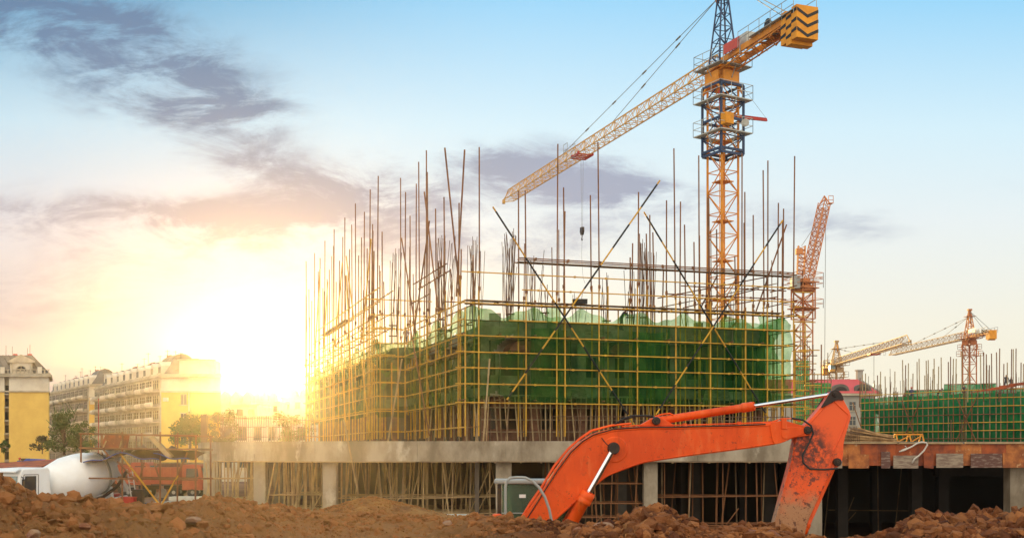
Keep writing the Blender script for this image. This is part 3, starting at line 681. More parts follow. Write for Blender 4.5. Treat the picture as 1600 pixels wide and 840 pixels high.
# ledgers (with the couplers on them)
def ledger(P, d, s0, s1, z, off=0.0, n=None, m='yellow_pipe', coup=2.35, name='ledger', tilt=0.0, r=.042):
    Q = P - (n or Vector((0, 0, 0))) * off; a = Q + d * s0 + up(z); b = Q + d * s1 + up(z + tilt); mb = MB().tube(a, b, r, 6)
    k = int((s1 - s0) / coup)
    for i in range(k + 1):
        t = (i + .5) / (k + 1); c = a.lerp(b, t); mb.box(c, (.13, .13, .13))
    part(name, mb, M[m])
nF = FRONT['n']
LZ = [7.2, 8.35, 9.4, 10.45, 11.5, 12.5, 13.6]
for z in LZ:
    j = BR.uniform(-.05, .05)
    ledger(A0 + nF * .09, u1, -.6 if z != 12.5 else 3.0, 24.6 + BR.uniform(0, .8), z + j)
    ledger(A0, u1, .3, 23.8, z + .06 + j, off=.95, n=nF, m='rust_backlit_pipe')
for z, px0, px1 in ((14.55, 815, 1240), (15.55, 721, 1240), (16.5, 808, 1244), (16.62, 811, 1240)):
    ledger(A0 + nF * .09, u1, s_of(A0, u1, px0), s_of(A0, u1, px1) , z, m='yellow_pipe' if z < 16 else 'rust_backlit_pipe')
for z, px0 in ((16.5, 812), (13.72, 700), (14.9, 1050), (15.5, 1075)): ledger(A0, u1, s_of(A0, u1, px0), 24.2, z, off=1.05, n=nF, m='rust_backlit_pipe')
for z in [5.6] + LZ:
    j = BR.uniform(-.04, .04)
    ledger(A0 + NL * .09, u2, -.5, 17.9, z + j, m='yellow_pipe', coup=3)
    ledger(A0, u2, .5, 17, z + .05 + j, off=1.0, n=NL, m='rust_backlit_pipe', coup=3)
    ledger(C0 + NL * .09, u2, -.8, 41.3, z + j, coup=4)
    ledger(C0, u2, .5, 41, z + .05, off=1.0, n=NL, m='rust_backlit_pipe', coup=4)
    ledger(B0 - u2 * .1, -u1, -.5, 2.8, z + j, coup=2)
for z in (14.6, 15.6, 16.7): ledger(C0 + NL * .09, u2, -1.5, 38 - (z - 14) * 2, z, m='yellow_pipe', coup=4)
for z in (14.8, 16.5): ledger(C0, u2, -1.0, 34, z, off=1.0, n=NL, m='yellow_pipe', coup=4)
ledger(B0 - u2 * .1, -u1, -2.6, 2.9, 14.7, coup=2); ledger(B0 - u2 * .1, -u1, -2.2, 3.2, 15.9, coup=2)
for z, a, b in ((16.1, 3, 12.2), (16.7, 4, 14), (15.3, 9, 15)): ledger(A0 + NL * .09, u2, a, b, z, m='rust_backlit_pipe', coup=3)
# transoms between the two rows
for s in [x * 2.4 for x in range(11)]:
    for z in (7.35, 9.45, 11.6, 13.7): part('transom', MB().tube(A0 + u1 * s + nF * .3 + up(z), A0 + u1 * s - nF * 1.4 + up(z), .04, 6), M['rust_backlit_pipe'])
for s in [x * 2.9 for x in range(15)]:
    for z in (7.35, 9.45, 11.6, 13.7): part('transom', MB().tube(C0 + u2 * s + NL * .4 + up(z), C0 + u2 * s - NL * 1.4 + up(z), .04, 6), M['yellow_pipe'])
# long diagonal braces, painted in yellow and black lengths
def brace(p0, p1, off=.2, seg=2.0, m1='yellow_pipe', top='black_band', banded=True, r=.055, P=A0, d=u1, n=nF, name='diagonal_brace'):
    Q = P + n * off
    a = Q + d * s_of(Q, d, p0[0]); a.z = EYE + (HOR - p0[1]) / FPX * a.y
    b = Q + d * s_of(Q, d, p1[0]); b.z = EYE + (HOR - p1[1]) / FPX * b.y
    L = (b - a).length; ob = None
    ob = MB().tube(a, b, r, 8).build(name, M[m1], scaf)
    if banded:
        t = .35
        while t < L - .5:
            q = min(t + seg, L - .2); MB().tube(a + (b - a) * (t / L), a + (b - a) * (q / L), r * 1.12, 8).build('black_band', M['black_band'], ob); t += seg * 1.75
brace((770, 323), (991, 663), .22); brace((1031, 282), (792, 624), .34); brace((1006, 331), (1201, 653), .22); brace((1223, 344), (1025, 647), .34)
brace((1229, 351), (1180, 490), -1.2, banded=False, m1='rust_backlit_pipe'); brace((1121, 430), (1090, 490), -1.3, banded=False, m1='rust_backlit_pipe')
brace((695, 231), (719, 463), .3, banded=False, m1='rust_backlit_pipe', P=A0 - u1 * 2.5); brace((726, 234), (713, 463), .4, banded=False, m1='rust_backlit_pipe', P=A0 - u1 * 2.5)
for a_, b_ in (((627.5, 372), (650, 520)), ((671, 345), (646, 525)), ((663, 300), (684, 480)), ((640, 505), (671, 680))): brace(a_, b_, .2, banded=False, m1='rust_backlit_pipe', P=A0, d=u2, n=NL)
for a_, b_ in (((580, 373), (566, 530)), ((541, 400), (553, 500)), ((535, 410), (523, 540)), ((512, 440), (505, 560)), ((565, 560), (578, 690)), ((541, 430), (552, 640)), ((586, 570), (572, 650)), ((500, 420), (492, 560)), ((532, 540), (540, 660))):
    brace(a_, b_, .2, banded=False, m1='yellow_pipe', P=C0, d=u2, n=NL)
# raking poles down past the slab edge
for (x0, y0), (x1, y1) in (((537, 655), (560, 772)), ((765, 560), (755, 690)), ((628, 560), (606, 690))):
    a = W(x0, y0, 69.3 if y1 > 700 else 71.4); b = W(x1, y1, 69.3 if y1 > 700 else 71.4); part('raking_pole', MB().tube(a, b, .055, 7), M['bamboo'])
# plank walkways
def walkway(a, b, w, n=3, m='plank', name='walkway_planks'):
    mb = MB(); d = (b - a).normalized(); side = d.cross(up(1)).normalized()
    for i in range(n):
        o = side * ((i - (n - 1) / 2) * w / n); t = 0; L = (b - a).length
        while t < L - .3:
            q = min(L, t + BR.uniform(2.5, 4)); mb.bar(a + o + d * t + up(BR.uniform(0, .03)), a + o + d * q + up(BR.uniform(0, .03)), w / n * .92, .045); t = q - .02
    mb.build(name, M[m], scaf)
walkway(A0 + u1 * s_of(A0, u1, 812) - nF * .5 + up(16.42), A0 + u1 * 24.3 - nF * .5 + up(16.42), .7)
walkway(A0 + u1 * .2 - nF * .5 + up(13.78), A0 + u1 * 23.5 - nF * .5 + up(13.78), .8)
walkway(A0 + u1 * s_of(A0, u1, 1030) - nF * 1.3 + up(13.8), A0 + u1 * s_of(A0, u1, 1226) - nF * 1.3 + up(16.0), .8)
walkway(C0 + u2 * 16 - NL * .5 + up(16.1), C0 + u2 * 31 - NL * .5 + up(16.1), .8, m='plank')
walkway(C0 + u2 * 1 - NL * .5 + up(10.5), C0 + u2 * 40 - NL * .5 + up(10.5), .8)
walkway(A0 + u2 * 1 - NL * .5 + up(10.5), A0 + u2 * 17 - NL * .5 + up(10.5), .8)
MB().box(A0 + u1 * s_of(A0, u1, 905) + nF * .1 + up(13.95), (1.0, .5, .28)).build('board_stack', M['black_band'], scaf)
# right hand end: short returns and ragged rails
for k in range(9):
    z = 7.3 + k * 1.05; a = E0 + nF * .1 + up(z); part('return_rail', MB().tube(a - u2 * .3, a + u2 * BR.uniform(3, 5), .04, 6), M['rust_backlit_pipe'])
    b = E0 + u1 * BR.uniform(-.4, .2) + up(z - .4); part('end_rail', MB().tube(b, b + u1 * BR.uniform(.9, 1.8), .04, 6), M['yellow_pipe'])
for s, o in ((.9, 0), (1.0, 1.5), (.2, 3.0)): part('end_standard', MB().tube(E0 + u1 * s + u2 * o + up(4.7), E0 + u1 * s + u2 * o + up(12.2 + s), .05, 7), M['yellow_pipe'])
# hop-up rails rising to the right above the net
for z0, z1, pa, pb in ((14.0, 15.3, 1080, 1200), (14.6, 16.3, 1040, 1224), (13.9, 14.8, 1110, 1230)):
    a = A0 - nF * 1.25 + u1 * s_of(A0, u1, pa) + up(z0); b = A0 - nF * 1.25 + u1 * s_of(A0, u1, pb) + up(z1 + .3); part('sloping_rail', MB().tube(a, b, .045, 6), M['rust_backlit_pipe'])

# ---- safety net, one sheet per bay
def net(P, d, n, s0, s1, z0, ztop, off, seed, hole=None, sag=.10, m='net', nz=30, name='safety_net', root=None, top_fn=None):
    k = max(4, int((s1 - s0) / .16)); mb = MB()
    S_, Z_ = np.meshgrid(np.linspace(s0, s1, k + 1), np.linspace(0, 1, nz + 1), indexing='ij')
    top = ztop + .25 * fbm(S_ * .8, S_ * 0 + seed, seed + 40, 3) if top_fn is None else top_fn(S_)
    H = z0 + (top - z0) * Z_ + .12 * fbm(S_ * 1.1, Z_ * 0, seed, 2) * (1 - Z_)
    edge = np.minimum(np.abs((Z_ * 6) % 1), 1 - np.abs((Z_ * 6) % 1)) * 2
    o = off + sag * (.6 + edge * .4) * (fbm(S_ * 1.3 + H * .5, H * .7, seed + 3, 4) * 2.4 + .5 * fbm(S_ * 5 + 2 * fbm(S_, H, seed + 8, 2), H * .5, seed + 5, 3))
    for i in range(k + 1):
        for j in range(nz + 1): mb.v.append(tuple(P + d * float(S_[i, j]) + n * float(o[i, j]) + up(float(H[i, j]))))
    for i in range(k):
        for j in range(nz):
            sm = (S_[i, j] + S_[i + 1, j]) / 2; hm = (H[i, j] + H[i, j + 1]) / 2
            if hole and any(hf(sm, hm) for hf in hole): continue
            mb.f.append((i * (nz + 1) + j, (i + 1) * (nz + 1) + j, (i + 1) * (nz + 1) + j + 1, i * (nz + 1) + j + 1))
    return mb.build(name, M[m], root or scaf, smooth=True)
tri = lambda cs, zb, zt, w: (lambda s, z: zb < z < zt and abs(s - cs) < w * (1 - (z - zb) / (zt - zb)) ** .8)
holeF = [tri(s_of(A0, u1, 800), 10.45, 11.6, 1.3), tri(s_of(A0, u1, 775), 7.0, 7.9, 1.4)]
bays = [0, 2.4, 4.8, 7.3, 9.7, 12.1, 14.5, 17, 19.4, 21.8, 24.0]
for i in range(10):
    net(A0, u1, nF, bays[i], bays[i + 1] + .05, 7.15, 13.5 - (.25 if i % 3 == 1 else 0), -.12, 100 + i * 7, holeF, sag=.42, top_fn=lambda S: 13.1 + .3 * np.sin(S * 1.7) + .12 * np.sin(S * 4.1))
    net(A0, u1, nF, bays[i], bays[i + 1] + .05, 7.3, 12.0 + BR.uniform(-.6, .4), -.75, 300 + i * 7, sag=.22, name='inner_net') if i in (2, 5) else None
hm = [lambda s, z: 10.3 < z < 11.9 - abs((s % 5.8) - 2.9) * .55]
for i in range(5): net(A0, u2, NL, i * 3.46, i * 3.46 + 3.5, 7.1, 13.4, -.12, 500 + i * 7, hm, sag=.3, m='net_glow', top_fn=lambda S: 12.75 + .5 * np.sin(S))
net(B0, -u1, nF, 0, 2.13, 6.7, 12.6, -.1, 600, sag=.2, m='net_glow')
hl = []
for i in range(10): net(C0, u2, NL, i * 4.1, i * 4.1 + 4.15, 6.9, 13.3, -.12, 700 + i * 7, hl, sag=.3, m='net_glow', top_fn=lambda S: 12.6 + .4 * np.sin(S * .8))
# loose corner sheet blowing at the right end
net(E0 - u1 * 2.6, (u1 + u2 * .25).normalized(), nF, 0, 2.9, 7.3, 13.5, -.5, 900, [lambda s, z: s > 2.3 + .55 * math.sin((z - 7) * 1.05)], sag=.5, name='loose_net')
net(A0 + u1 * 19.5 - nF * 1.6, u1, nF, 0, 4.0, 7.3, 13.2, -.3, 930, sag=.4, name='loose_net')
net(A0 + u1 * 5.1, u1, nF, 0, 2.0, 10.4, 13.4, .1, 950, [lambda s, z: abs(s - 1) > .25 + .3 * (z - 10.4) / 3], sag=.3, name='loose_net')
for (nm, _), (mb, m) in rest.items(): tag(mb.build(nm + 's', m, scaf), kind='stuff')
# ================================================================== tower cranes
def crane(label, base, slew_z, mast_w, mast_yaw, jib_dir, jib_len, cj_len, head_h, z0, chord, cage, mm, jm, cm, hm, tie=(), bigweights=True, bars=1.5, trolley=None, hook_z=None, jh=1.25, cab=True, ballast=(1.7, 1.9, 2.2), platforms=True, thick=1.0):
    bx, by = base; t = thing('tower_crane', label, 'crane', (bx, by, z0)); B = Vector((bx, by, 0)); jd = Vector((*jib_dir, 0)).normalized(); sd = Vector((jd.y, -jd.x, 0))
    hint = Vector((math.cos(mast_yaw), math.sin(mast_yaw), 0)); h2 = Vector((-hint.y, hint.x, 0))
    top = slew_z - 1.6
    k = int((top - z0) / bars)
    MB().lattice(B + up(z0), B + up(top), mast_w, mast_w, k, chord, chord * .45, h2).build('mast', M[mm], t)
    # ladder and section rings
    mb = MB()
    for i in range(0, k, 2): mb.box(B + up(z0 + i * bars), (mast_w * .72, mast_w * .72, .06), Matrix.Rotation(mast_yaw, 3, 'Z'))
    lp = B + hint * mast_w * .1 + h2 * mast_w * .2
    for o in (-.2, .2): mb.bar(lp + hint * o + up(z0), lp + hint * o + up(top), .05)
    mb.build('ladder', M[mm], t)
    if cage:
        c0, c1 = cage; cw = mast_w * 1.34
        cg = MB().lattice(B + up(c0), B + up(c1), cw, cw, 4, chord * 1.15, chord * .55, h2)
        for zz in (c0, c0 + .3, (c0 + c1) / 2, c1):
            for q, w_, in ((hint, h2), (h2, hint)):
                for sg in (-1, 1): cg.bar(B + q * cw / 2 * sg - w_ * cw / 2 + up(zz), B + q * cw / 2 * sg + w_ * cw / 2 + up(zz), chord * .8, chord * 1.5)
        cg.build('climbing_cage', M[cm], t)
    def platform(z, w, hgt=1.1, name='platform', m='pale_steel'):
        mb = MB(); pw_ = .16 * w
        for q, w_ in ((hint, h2), (h2, hint)):
            for sg in (-1, 1):
                e_ = w / 2 - (pw_ if q is h2 else 0); mb.bar(B + q * sg * (w - pw_) / 2 - w_ * e_ + up(z), B + q * sg * (w - pw_) / 2 + w_ * e_ + up(z), pw_, .07)
        p = mb.build(name, M[m], t); rl = MB()
        for q, w_ in ((hint, h2), (h2, hint)):
            for sg in (-1, 1):
                for hh in (hgt * .5, hgt): rl.bar(B + q * sg * w / 2 - w_ * w / 2 + up(z + hh), B + q * sg * w / 2 + w_ * w / 2 + up(z + hh), .035 * thick)
                for e in (-1, -.33, .33, 1): rl.bar(B + q * sg * w / 2 + w_ * e * w / 2 + up(z), B + q * sg * w / 2 + w_ * e * w / 2 + up(z + hgt), .035 * thick)
                rl.bar(B + q * sg * w / 2 + up(z), B + q * sg * mast_w * .62 + up(z - .9), .05 * thick)
        rl.build('guard_rail', M[m], p)
    if platforms:
        pw = mast_w * 1.95
        if cage: platform(cage[0] + (cage[1] - cage[0]) * .30, pw); platform(cage[1] - (cage[1] - cage[0]) * .22, pw)
        else: platform(top - 2.4, pw, m=mm); platform(top - .9, pw * .9, m=mm)
        platform(slew_z - .15, mast_w * 1.9, m='grey_steel' if cage else mm)
    # turntable
    mb = MB(); hw = mast_w * .62
    mb.prism([B + hint * x + h2 * (-hw) + up(z) for x, z in ((-hw * 1.1, top - .5), (-hw * .75, top + .2), (-hw * .75, slew_z - .5), (hw * .75, slew_z - .5), (hw * .75, top + .2), (hw * 1.1, top - .5), (hw * .55, top), (-hw * .55, top))], h2 * .12)
    mb.prism([B + hint * x + h2 * (hw) + up(z) for x, z in ((-hw * 1.1, top - .5), (-hw * .75, top + .2), (-hw * .75, slew_z - .5), (hw * .75, slew_z - .5), (hw * .75, top + .2), (hw * 1.1, top - .5), (hw * .55, top), (-hw * .55, top))], h2 * -.12)
    mb.prism([B + h2 * x + hint * (-hw) + up(z) for x, z in ((-hw * 1.1, top - .5), (-hw * .75, top + .2), (-hw * .75, slew_z - .52), (hw * .75, slew_z - .52), (hw * .75, top + .2), (hw * 1.1, top - .5), (hw * .55, top), (-hw * .55, top))], hint * -.12)
    mb.lathe(B + up(slew_z - 1.15), (0, 0, 1), [(0, hw * .95), (.3, hw * .95), (.3, hw * .7), (.9, hw * .7)], 20)
    mb.box(B + up(slew_z - .1), (mast_w * 1.1, mast_w * 1.1, .3), Matrix.Rotation(math.atan2(jd.y, jd.x), 3, 'Z'))
    mb.build('turntable', M[cm if not cage else 'orange_crane'], t)
    # head
    H0 = B + up(slew_z); H1 = B + up(slew_z + head_h); mb = MB(); hb = mast_w * .48
    cs = [(sd * x * hb + jd * y * hb) for x, y in ((1, 1), (-1, 1), (-1, -1), (1, -1))]
    for c in cs: mb.bar(H0 + c, H1 + c * .16, chord * .9)
    n = 7
    for i in range(n):
        f0, f1 = 1 - .84 * i / n, 1 - .84 * (i + 1) / n
        for a in range(4):
            c, d_ = cs[a], cs[(a + 1) % 4]
            if (i + a) % 2: c, d_ = d_, c
            mb.bar(H0.lerp(H1, i / n) + c * f0, H0.lerp(H1, (i + 1) / n) + d_ * f1, chord * .5); mb.bar(H0.lerp(H1, i / n) + c * f0, H0.lerp(H1, i / n) + d_ * f0 , chord * .4)
    mb.build('tower_head', M[hm], t)
    MB().box(H1 + up(.1), (hb * .9, hb * .9, .35)).box(H1 - jd * .1 + up(-1.4), (hb * 2.2, hb * 2.2, .06)).build('head_platform', M['grey_steel' if cage else hm], t)
    MB().prism([H1 + jd * .35 - up(1.3) + sd * .1, H1 + jd * .8 - up(1.9) + sd * .1, H1 + jd * 1.0 - up(1.5) + sd * .1, H1 + jd * .5 - up(.6) + sd * .1], sd * -.2).build('pendant_bracket', M['orange_crane'], t)
    # jib, counter jib
    J0 = B + jd * (mast_w * .5) + up(slew_z + jh * .5); J1 = B + jd * (jib_len - 1.6) + up(slew_z + jh * .5)
    nb = int(jib_len / (jh * .95)); mb = MB().lattice(J0, J1, jh * 1.05, jh, nb, chord * .72, chord * .33, (0, 0, 1), tri=True)
    tip = J1 + jd * 1.6 - up(jh * .35)
    for c in (sd * jh * .52 - up(jh * .5), -sd * jh * .52 - up(jh * .5), up(jh * .5)): mb.bar(J1 + c, tip, chord * .7)
    mb.box(tip, (.35, .5, .4)); mb.bar(J0 + up(-jh * .5), J1 + up(-jh * .5), chord * .25)
    mb.build('jib', M[jm], t)
    K0 = B - jd * mast_w * .4 + up(slew_z + .15); K1 = B - jd * cj_len + up(slew_z + .15); cj = MB(); wj = mast_w * .8
    for sg in (-1, 1): cj.bar(K0 + sd * sg * wj / 2, K1 + sd * sg * wj / 2, .16, .42); cj.bar(K0 + sd * sg * wj / 2 - up(.55), K1 + sd * sg * wj / 2 - up(.2), .08)
    m_ = int(cj_len / 1.1)
    for i in range(m_):
        a, b = K0.lerp(K1, i / m_), K0.lerp(K1, (i + 1) / m_); sg = 1 if i % 2 else -1
        cj.bar(a + sd * wj / 2 * sg - up(.15), b - sd * wj / 2 * sg - up(.15), .08); cj.bar(a + sd * wj / 2, a - sd * wj / 2, .08); cj.bar(a + sd * wj / 2 * sg - up(.5), b + sd * wj / 2 * sg, .06)
        cj.bar(a + sd * wj / 2 - up(.5), b - sd * wj / 2 - up(.4), .05)
    cj.build('counter_jib', M[cm if not cage else 'orange_crane'], t)
    wk = MB(); wk.bar(K0.lerp(K1, .45) - sd * wj * .15 + up(.24), K1 - sd * wj * .15 + up(.24), wj * 1.25, .05)
    for hh in (.6, 1.15):
        for sg in (-1, 1): wk.bar(K0.lerp(K1, .3) + sd * sg * wj * .7 + up(hh), K1 + sd * sg * wj * .7 + up(hh), .035 * thick)
    for i in range(6):
        for sg in (-1, 1): q = K0.lerp(K1, .3 + .14 * i) + sd * sg * wj * .7; wk.bar(q, q + up(1.15), .035 * thick)
    wk.build('walkway', M['grey_steel'], t)
    # ballast
    bw, bl, bh = ballast
    for i in range(3):
        q = K1 + jd * (bl * (i / 3.0 + .17) - .3) - up(bh / 2 - .5); rot = Matrix.Rotation(math.atan2(jd.y, jd.x), 3, 'Z'); dz = (.22 if i == 1 else 0)
        cb = MB().box(q - up(dz), (bl / 3 - .03, bw, bh), rot).build('ballast_block', M['crane_box'], t, bevel=.02)
        if bigweights:
            faces = [(sd, jd, bl / 3 - .03, bw / 2), (-sd, jd, bl / 3 - .03, bw / 2)] + ([(-jd, sd, bw, (bl / 3 - .03) / 2)] if i == 0 else [])
            for nv, av, wv, dd in faces:
                st = MB()
                for zz in (-.75, -.1, .55):
                    if av is sd:
                        for sg in (-1, 1):
                            p0 = q - up(dz) + nv * (dd + .006) + up(zz * bh / 2.2); st.prism([p0 + up(-.28), p0 + av * sg * wv * .48 + up(.14), p0 + av * sg * wv * .48 + up(.36), p0 + up(-.06)], nv * .012)
                    else:
                        p0 = q - up(dz) + nv * (dd + .006) + up(zz * bh / 2.2 + .2); st.prism([p0 - av * wv / 2 + up(.0 - .06), p0 + av * wv / 2 + up(-.2 + .04 + .06), p0 + av * wv / 2 + up(.04 + .04), p0 - av * wv / 2 + up(.18)], nv * .012)
                st.build('chevron', M['black_band'], cb)
    # tie rods
    for L in tie:
        a = H1 + jd * .9 - up(1.5); q = B + jd * L + up(slew_z + jh + .05); mb = MB().tube(a, q, .028 * thick, 5)
        dd = (q - a).length; kk = int(dd / 5.5)
        for i in range(1, kk): c = a.lerp(q, i / kk); mb.tube(c - (q - a).normalized() * .35, c + (q - a).normalized() * .35, .07 * thick, 6)
        mb.build('tie_rod', M['cable'], t)
    for sg in (-1, 1): MB().tube(H1 - up(.2), K1 + jd * 1.5 + sd * sg * wj / 2 + up(.3), .03 * thick, 5).build('tie_rod', M['cable'], t)
    # winch, cabinet
    q = K0.lerp(K1, .28) + up(.75); rot = Matrix.Rotation(math.atan2(jd.y, jd.x), 3, 'Z')
    MB().box(q - sd * 0, (1.0, .7, .95), rot).build('electrical_cabinet', M['pale_steel'], t, bevel=.03)
    MB().lathe(K0.lerp(K1, .62) - sd * .5 + up(.65), sd, [(0, .4), (.08, .4), (.08, .25), (.9, .25), (.9, .4), (1, .4)], 14).build('winch_drum', M['grease'], t)
    if cab:
        cp = B + jd * mast_w * .55 + sd * mast_w * (.62 if cab is True else cab) + up(slew_z - .7)
        cbn = MB().box(cp, (1.2, 1.0, 1.5), rot).build('operator_cab', M['crane_pale' if not cage else 'pale_steel'], t, bevel=.05); MB().box(cp + jd * .05 + up(.15), (1.22, 1.04, .8), rot).build('cab_window', M['screen_glass'], cbn)
    if trolley:
        q = B + jd * trolley + up(slew_z); tr = MB()
        for sg in (-1, 1): tr.bar(q + sd * sg * jh * .6 - jd * 1.0 - up(.12), q + sd * sg * jh * .6 + jd * 1.0 - up(.12), .1, .22)
        for o in (-.9, -.3, .3, .9): tr.bar(q - sd * jh * .6 + jd * o - up(.2), q + sd * jh * .6 + jd * o - up(.2), .1)
        for o in (-.8, .8):
            for sg in (-1, 1): tr.lathe(q + sd * sg * jh * .55 + jd * o - up(.02), sd * sg, [(0, .16), (.12, .16)], 10)
        tro = tr.build('trolley', M['red'], t)
        bk = MB()
        for o in (-.4, .4):
            for hh in (-.3, .3, .9): bk.bar(q - sd * (jh * .7 + .5 + o) - jd * .5 + up(hh), q - sd * (jh * .7 + .5 + o) + jd * .5 + up(hh), .04)
            for oo in (-.5, .5): bk.bar(q - sd * (jh * .7 + .5 + o) + jd * oo + up(-.3), q - sd * (jh * .7 + .5 + o) + jd * oo + up(.9), .04)
        bk.build('maintenance_basket', M['grey_steel'], tro)
        for o in (-.28, .28): MB().tube(q + jd * o - up(.2), Vector((q.x, q.y, hook_z)) + jd * o * .4 + up(.5), .012 * thick, 4).build('hoist_rope', M['cable'], t)
        hk = Vector((q.x, q.y, hook_z)); hb_ = MB().prism([hk + jd * x + up(z) + sd * .12 for x, z in ((-.25, .5), (.25, .5), (.3, .1), (.12, -.25), (-.12, -.25), (-.3, .1))], sd * -.24).build('hook_block', M['grease'], t)
        MB().path([hk + up(-.25), hk + up(-.5), hk + jd * .14 + up(-.65), hk + jd * .02 + up(-.8), hk - jd * .14 + up(-.68)], .045, 6).build('hook', M['grease'], hb_)
        MB().path([hk + up(-.78), hk + jd * .1 + up(-2), hk + up(-3.2), hk - jd * .25 + up(-4.4), hk + sd * .3 + up(-5)], .012 * thick, 4).build('sling_chain', M['cable'], hb_)
    return t, B, jd, sd, hint, h2
jdir = Vector((-.343, .94)).normalized()
SZ = 33.1
c1, Bc, jd, sd, ch, ch2 = crane('nearest tower crane with a blue climbing cage rising behind the netted scaffold', (16.0, 85.0), SZ, 1.62, R(30), tuple(jdir), 49.5, 10.6, 7.0, Z1 + 7.8, .125, (26.4, 31.6), 'orange_crane', 'crane_pale', 'blue_steel', 'blue_steel', tie=(19.5, 31.5), trolley=26.6, hook_z=25.5, jh=1.25, cab=None)
# sign board, red derrick arm, yellow cabinet, lamp, red hydraulic ram on the cage
q = Bc - jd * 3.0 + up(SZ + 1.15) - sd * .0; p0 = W(1130, 86, 82.6); p1 = W(1156, 71, 81.2)
sg_ = MB().prism([p0, p1, p1 + up(.72), p0 + up(.72)], sd * .05).build('sign_board', M['red_panel'], c1)
MB().bar(p0 - up(.6), p0 + up(.7), .06).bar(p1 - up(.6), p1 + up(.7), .06).build('sign_post', M['grey_steel'], sg_)
e0 = Bc + ch * 1.1 + up(29.4); e1 = e0 + ch * 2.5 - ch2 * .9 + up(.1)
MB().bar(e0 + ch2 * .7 + up(.5), e1, .14).bar(e0 - ch2 * 1.0 - up(.2), e1 - up(.1), .14).bar(e0 + ch2 * .7 + up(.5), e0 - ch2 * 1.0 - up(.2), .12).bar(e0.lerp(e1, .35) + ch2 * .3, e0.lerp(e1, .35) - ch2 * .35, .08).bar(e0.lerp(e1, .65) + ch2 * .2, e0.lerp(e1, .65) - ch2 * .2, .08).build('derrick_arm', M['red'], c1)
MB().tube(Bc + ch * 1.1 - ch2 * 1 + up(31.5), e1, .014, 4).build('stay_wire', M['cable'], c1)
MB().box(Bc - ch * .8 - ch2 * 1.4 + up(28.75), (.75, .7, .85), Matrix.Rotation(R(30), 3, 'Z')).build('pump_cabinet', M['crane_box'], c1, bevel=.03)
MB().lathe(Bc + ch * 1.0 - ch2 * 1.4 + up(28.7), (-.3, -1, -.2), [(0, .1), (.1, .24), (.22, .3), (.25, .26)], 16).build('floodlight', M['pale_steel'], c1)
MB().tube(Bc - ch * .9 - ch2 * .9 + up(29.1), Bc - ch * 1.0 - ch2 * .8 + up(31.0), .11, 8).build('hydraulic_ram', M['red'], c1)

# luffing crane behind the right end of the tower
def luffing():
    d = 150.0; x = xat(1255, d); t = thing('tower_crane', 'orange red luffing crane with its jib raised steeply right of the scaffold', 'crane', (x, d, 0)); B = Vector((x, d, 0))
    zt = W(1255, 440, d).z; w = 1.75; yaw = R(28); h2 = Vector((-math.sin(yaw), math.cos(yaw), 0)); h1 = Vector((math.cos(yaw), math.sin(yaw), 0)); m = M['crane_red_orange']
    MB().lattice(B, B + up(zt), w, w, 20, .13, .075, h2).build('mast', m, t)
    MB().lattice(B + up(zt - 5), B + up(zt), w * 1.25, w * 1.25, 4, .14, .09, h2).build('climbing_cage', m, t)
    for z in (zt - 3.6, zt - .9, zt - 0.1):
        p = MB().box(B + up(z), (w * 1.7, w * 1.7, .12), Matrix.Rotation(yaw, 3, 'Z')).build('platform', m, t); rl = MB()
        for q, v in ((h1, h2), (h2, h1)):
            for sg in (-1, 1):
                for hh in (.6, 1.2): rl.bar(B + q * sg * w * 1.05 - v * w * 1.05 + up(z + hh), B + q * sg * w * 1.05 + v * w * 1.05 + up(z + hh), .06)
                for e in (-1, 0, 1): rl.bar(B + q * sg * w * 1.05 + v * w * 1.05 * e + up(z), B + q * sg * w * 1.05 + v * w * 1.05 * e + up(z + 1.2), .06)
        rl.build('guard_rail', m, p)
    MB().lathe(B + up(zt - 1.2), (0, 0, 1), [(0, 1.3), (.5, 1.3), (.9, .9), (1.6, .9)], 16).build('turntable', m, t)
    p0 = W(1263, 431, d - .5); p1 = W(1288, 318, d + 7)
    MB().lattice(p0, p1, 1.15, 1.15, 16, .11, .075, (.5, -1, 0)).build('jib', m, t)
    tip = W(1288, 306, d + 7.4); mb = MB()
    for a in (-.55, .55):
        for b in (-.5, .5): mb.bar(p1 + Vector((a, b, 0)), tip, .12)
    mb.bar(p1 + Vector((.5, 0, 0)), p1 + Vector((1.1, 0, 0)), .8, .12).build('jib_head', m, t)
    rl = MB()
    for hh in (.5, 1.1): rl.bar(p1 + Vector((.6, 0, hh)), p1 + Vector((1.25, 0, hh)), .07); 
    for a in (.6, 1.25): rl.bar(p1 + Vector((a, 0, 0)), p1 + Vector((a, 0, 1.1)), .07)
    rl.build('basket', m, t)
    a0 = W(1251, 428, d); a1 = W(1252.5, 384, d); MB().lattice(a0, a1, .9, .5, 7, .12, .08, (0, -1, 0)).build('a_frame', m, t)
    MB().box(W(1248.5, 393, d), (.9, .7, .75)).build('frame_box', m, t)
    MB().box(W(1242.5, 441, d - 1), (1.1, 1.3, 1.7)).build('operator_cab', M['grey_steel'], t, bevel=.05)
    MB().tube(a1, W(1274, 352, d + 4.5), .035, 5).build('luffing_rope', M['cable'], t)
    MB().tube(p1 + Vector((.2, 0, 0)), W(1288.5, 585, d + 7), .035, 4).build('hoist_rope', M['cable'], t)
luffing()
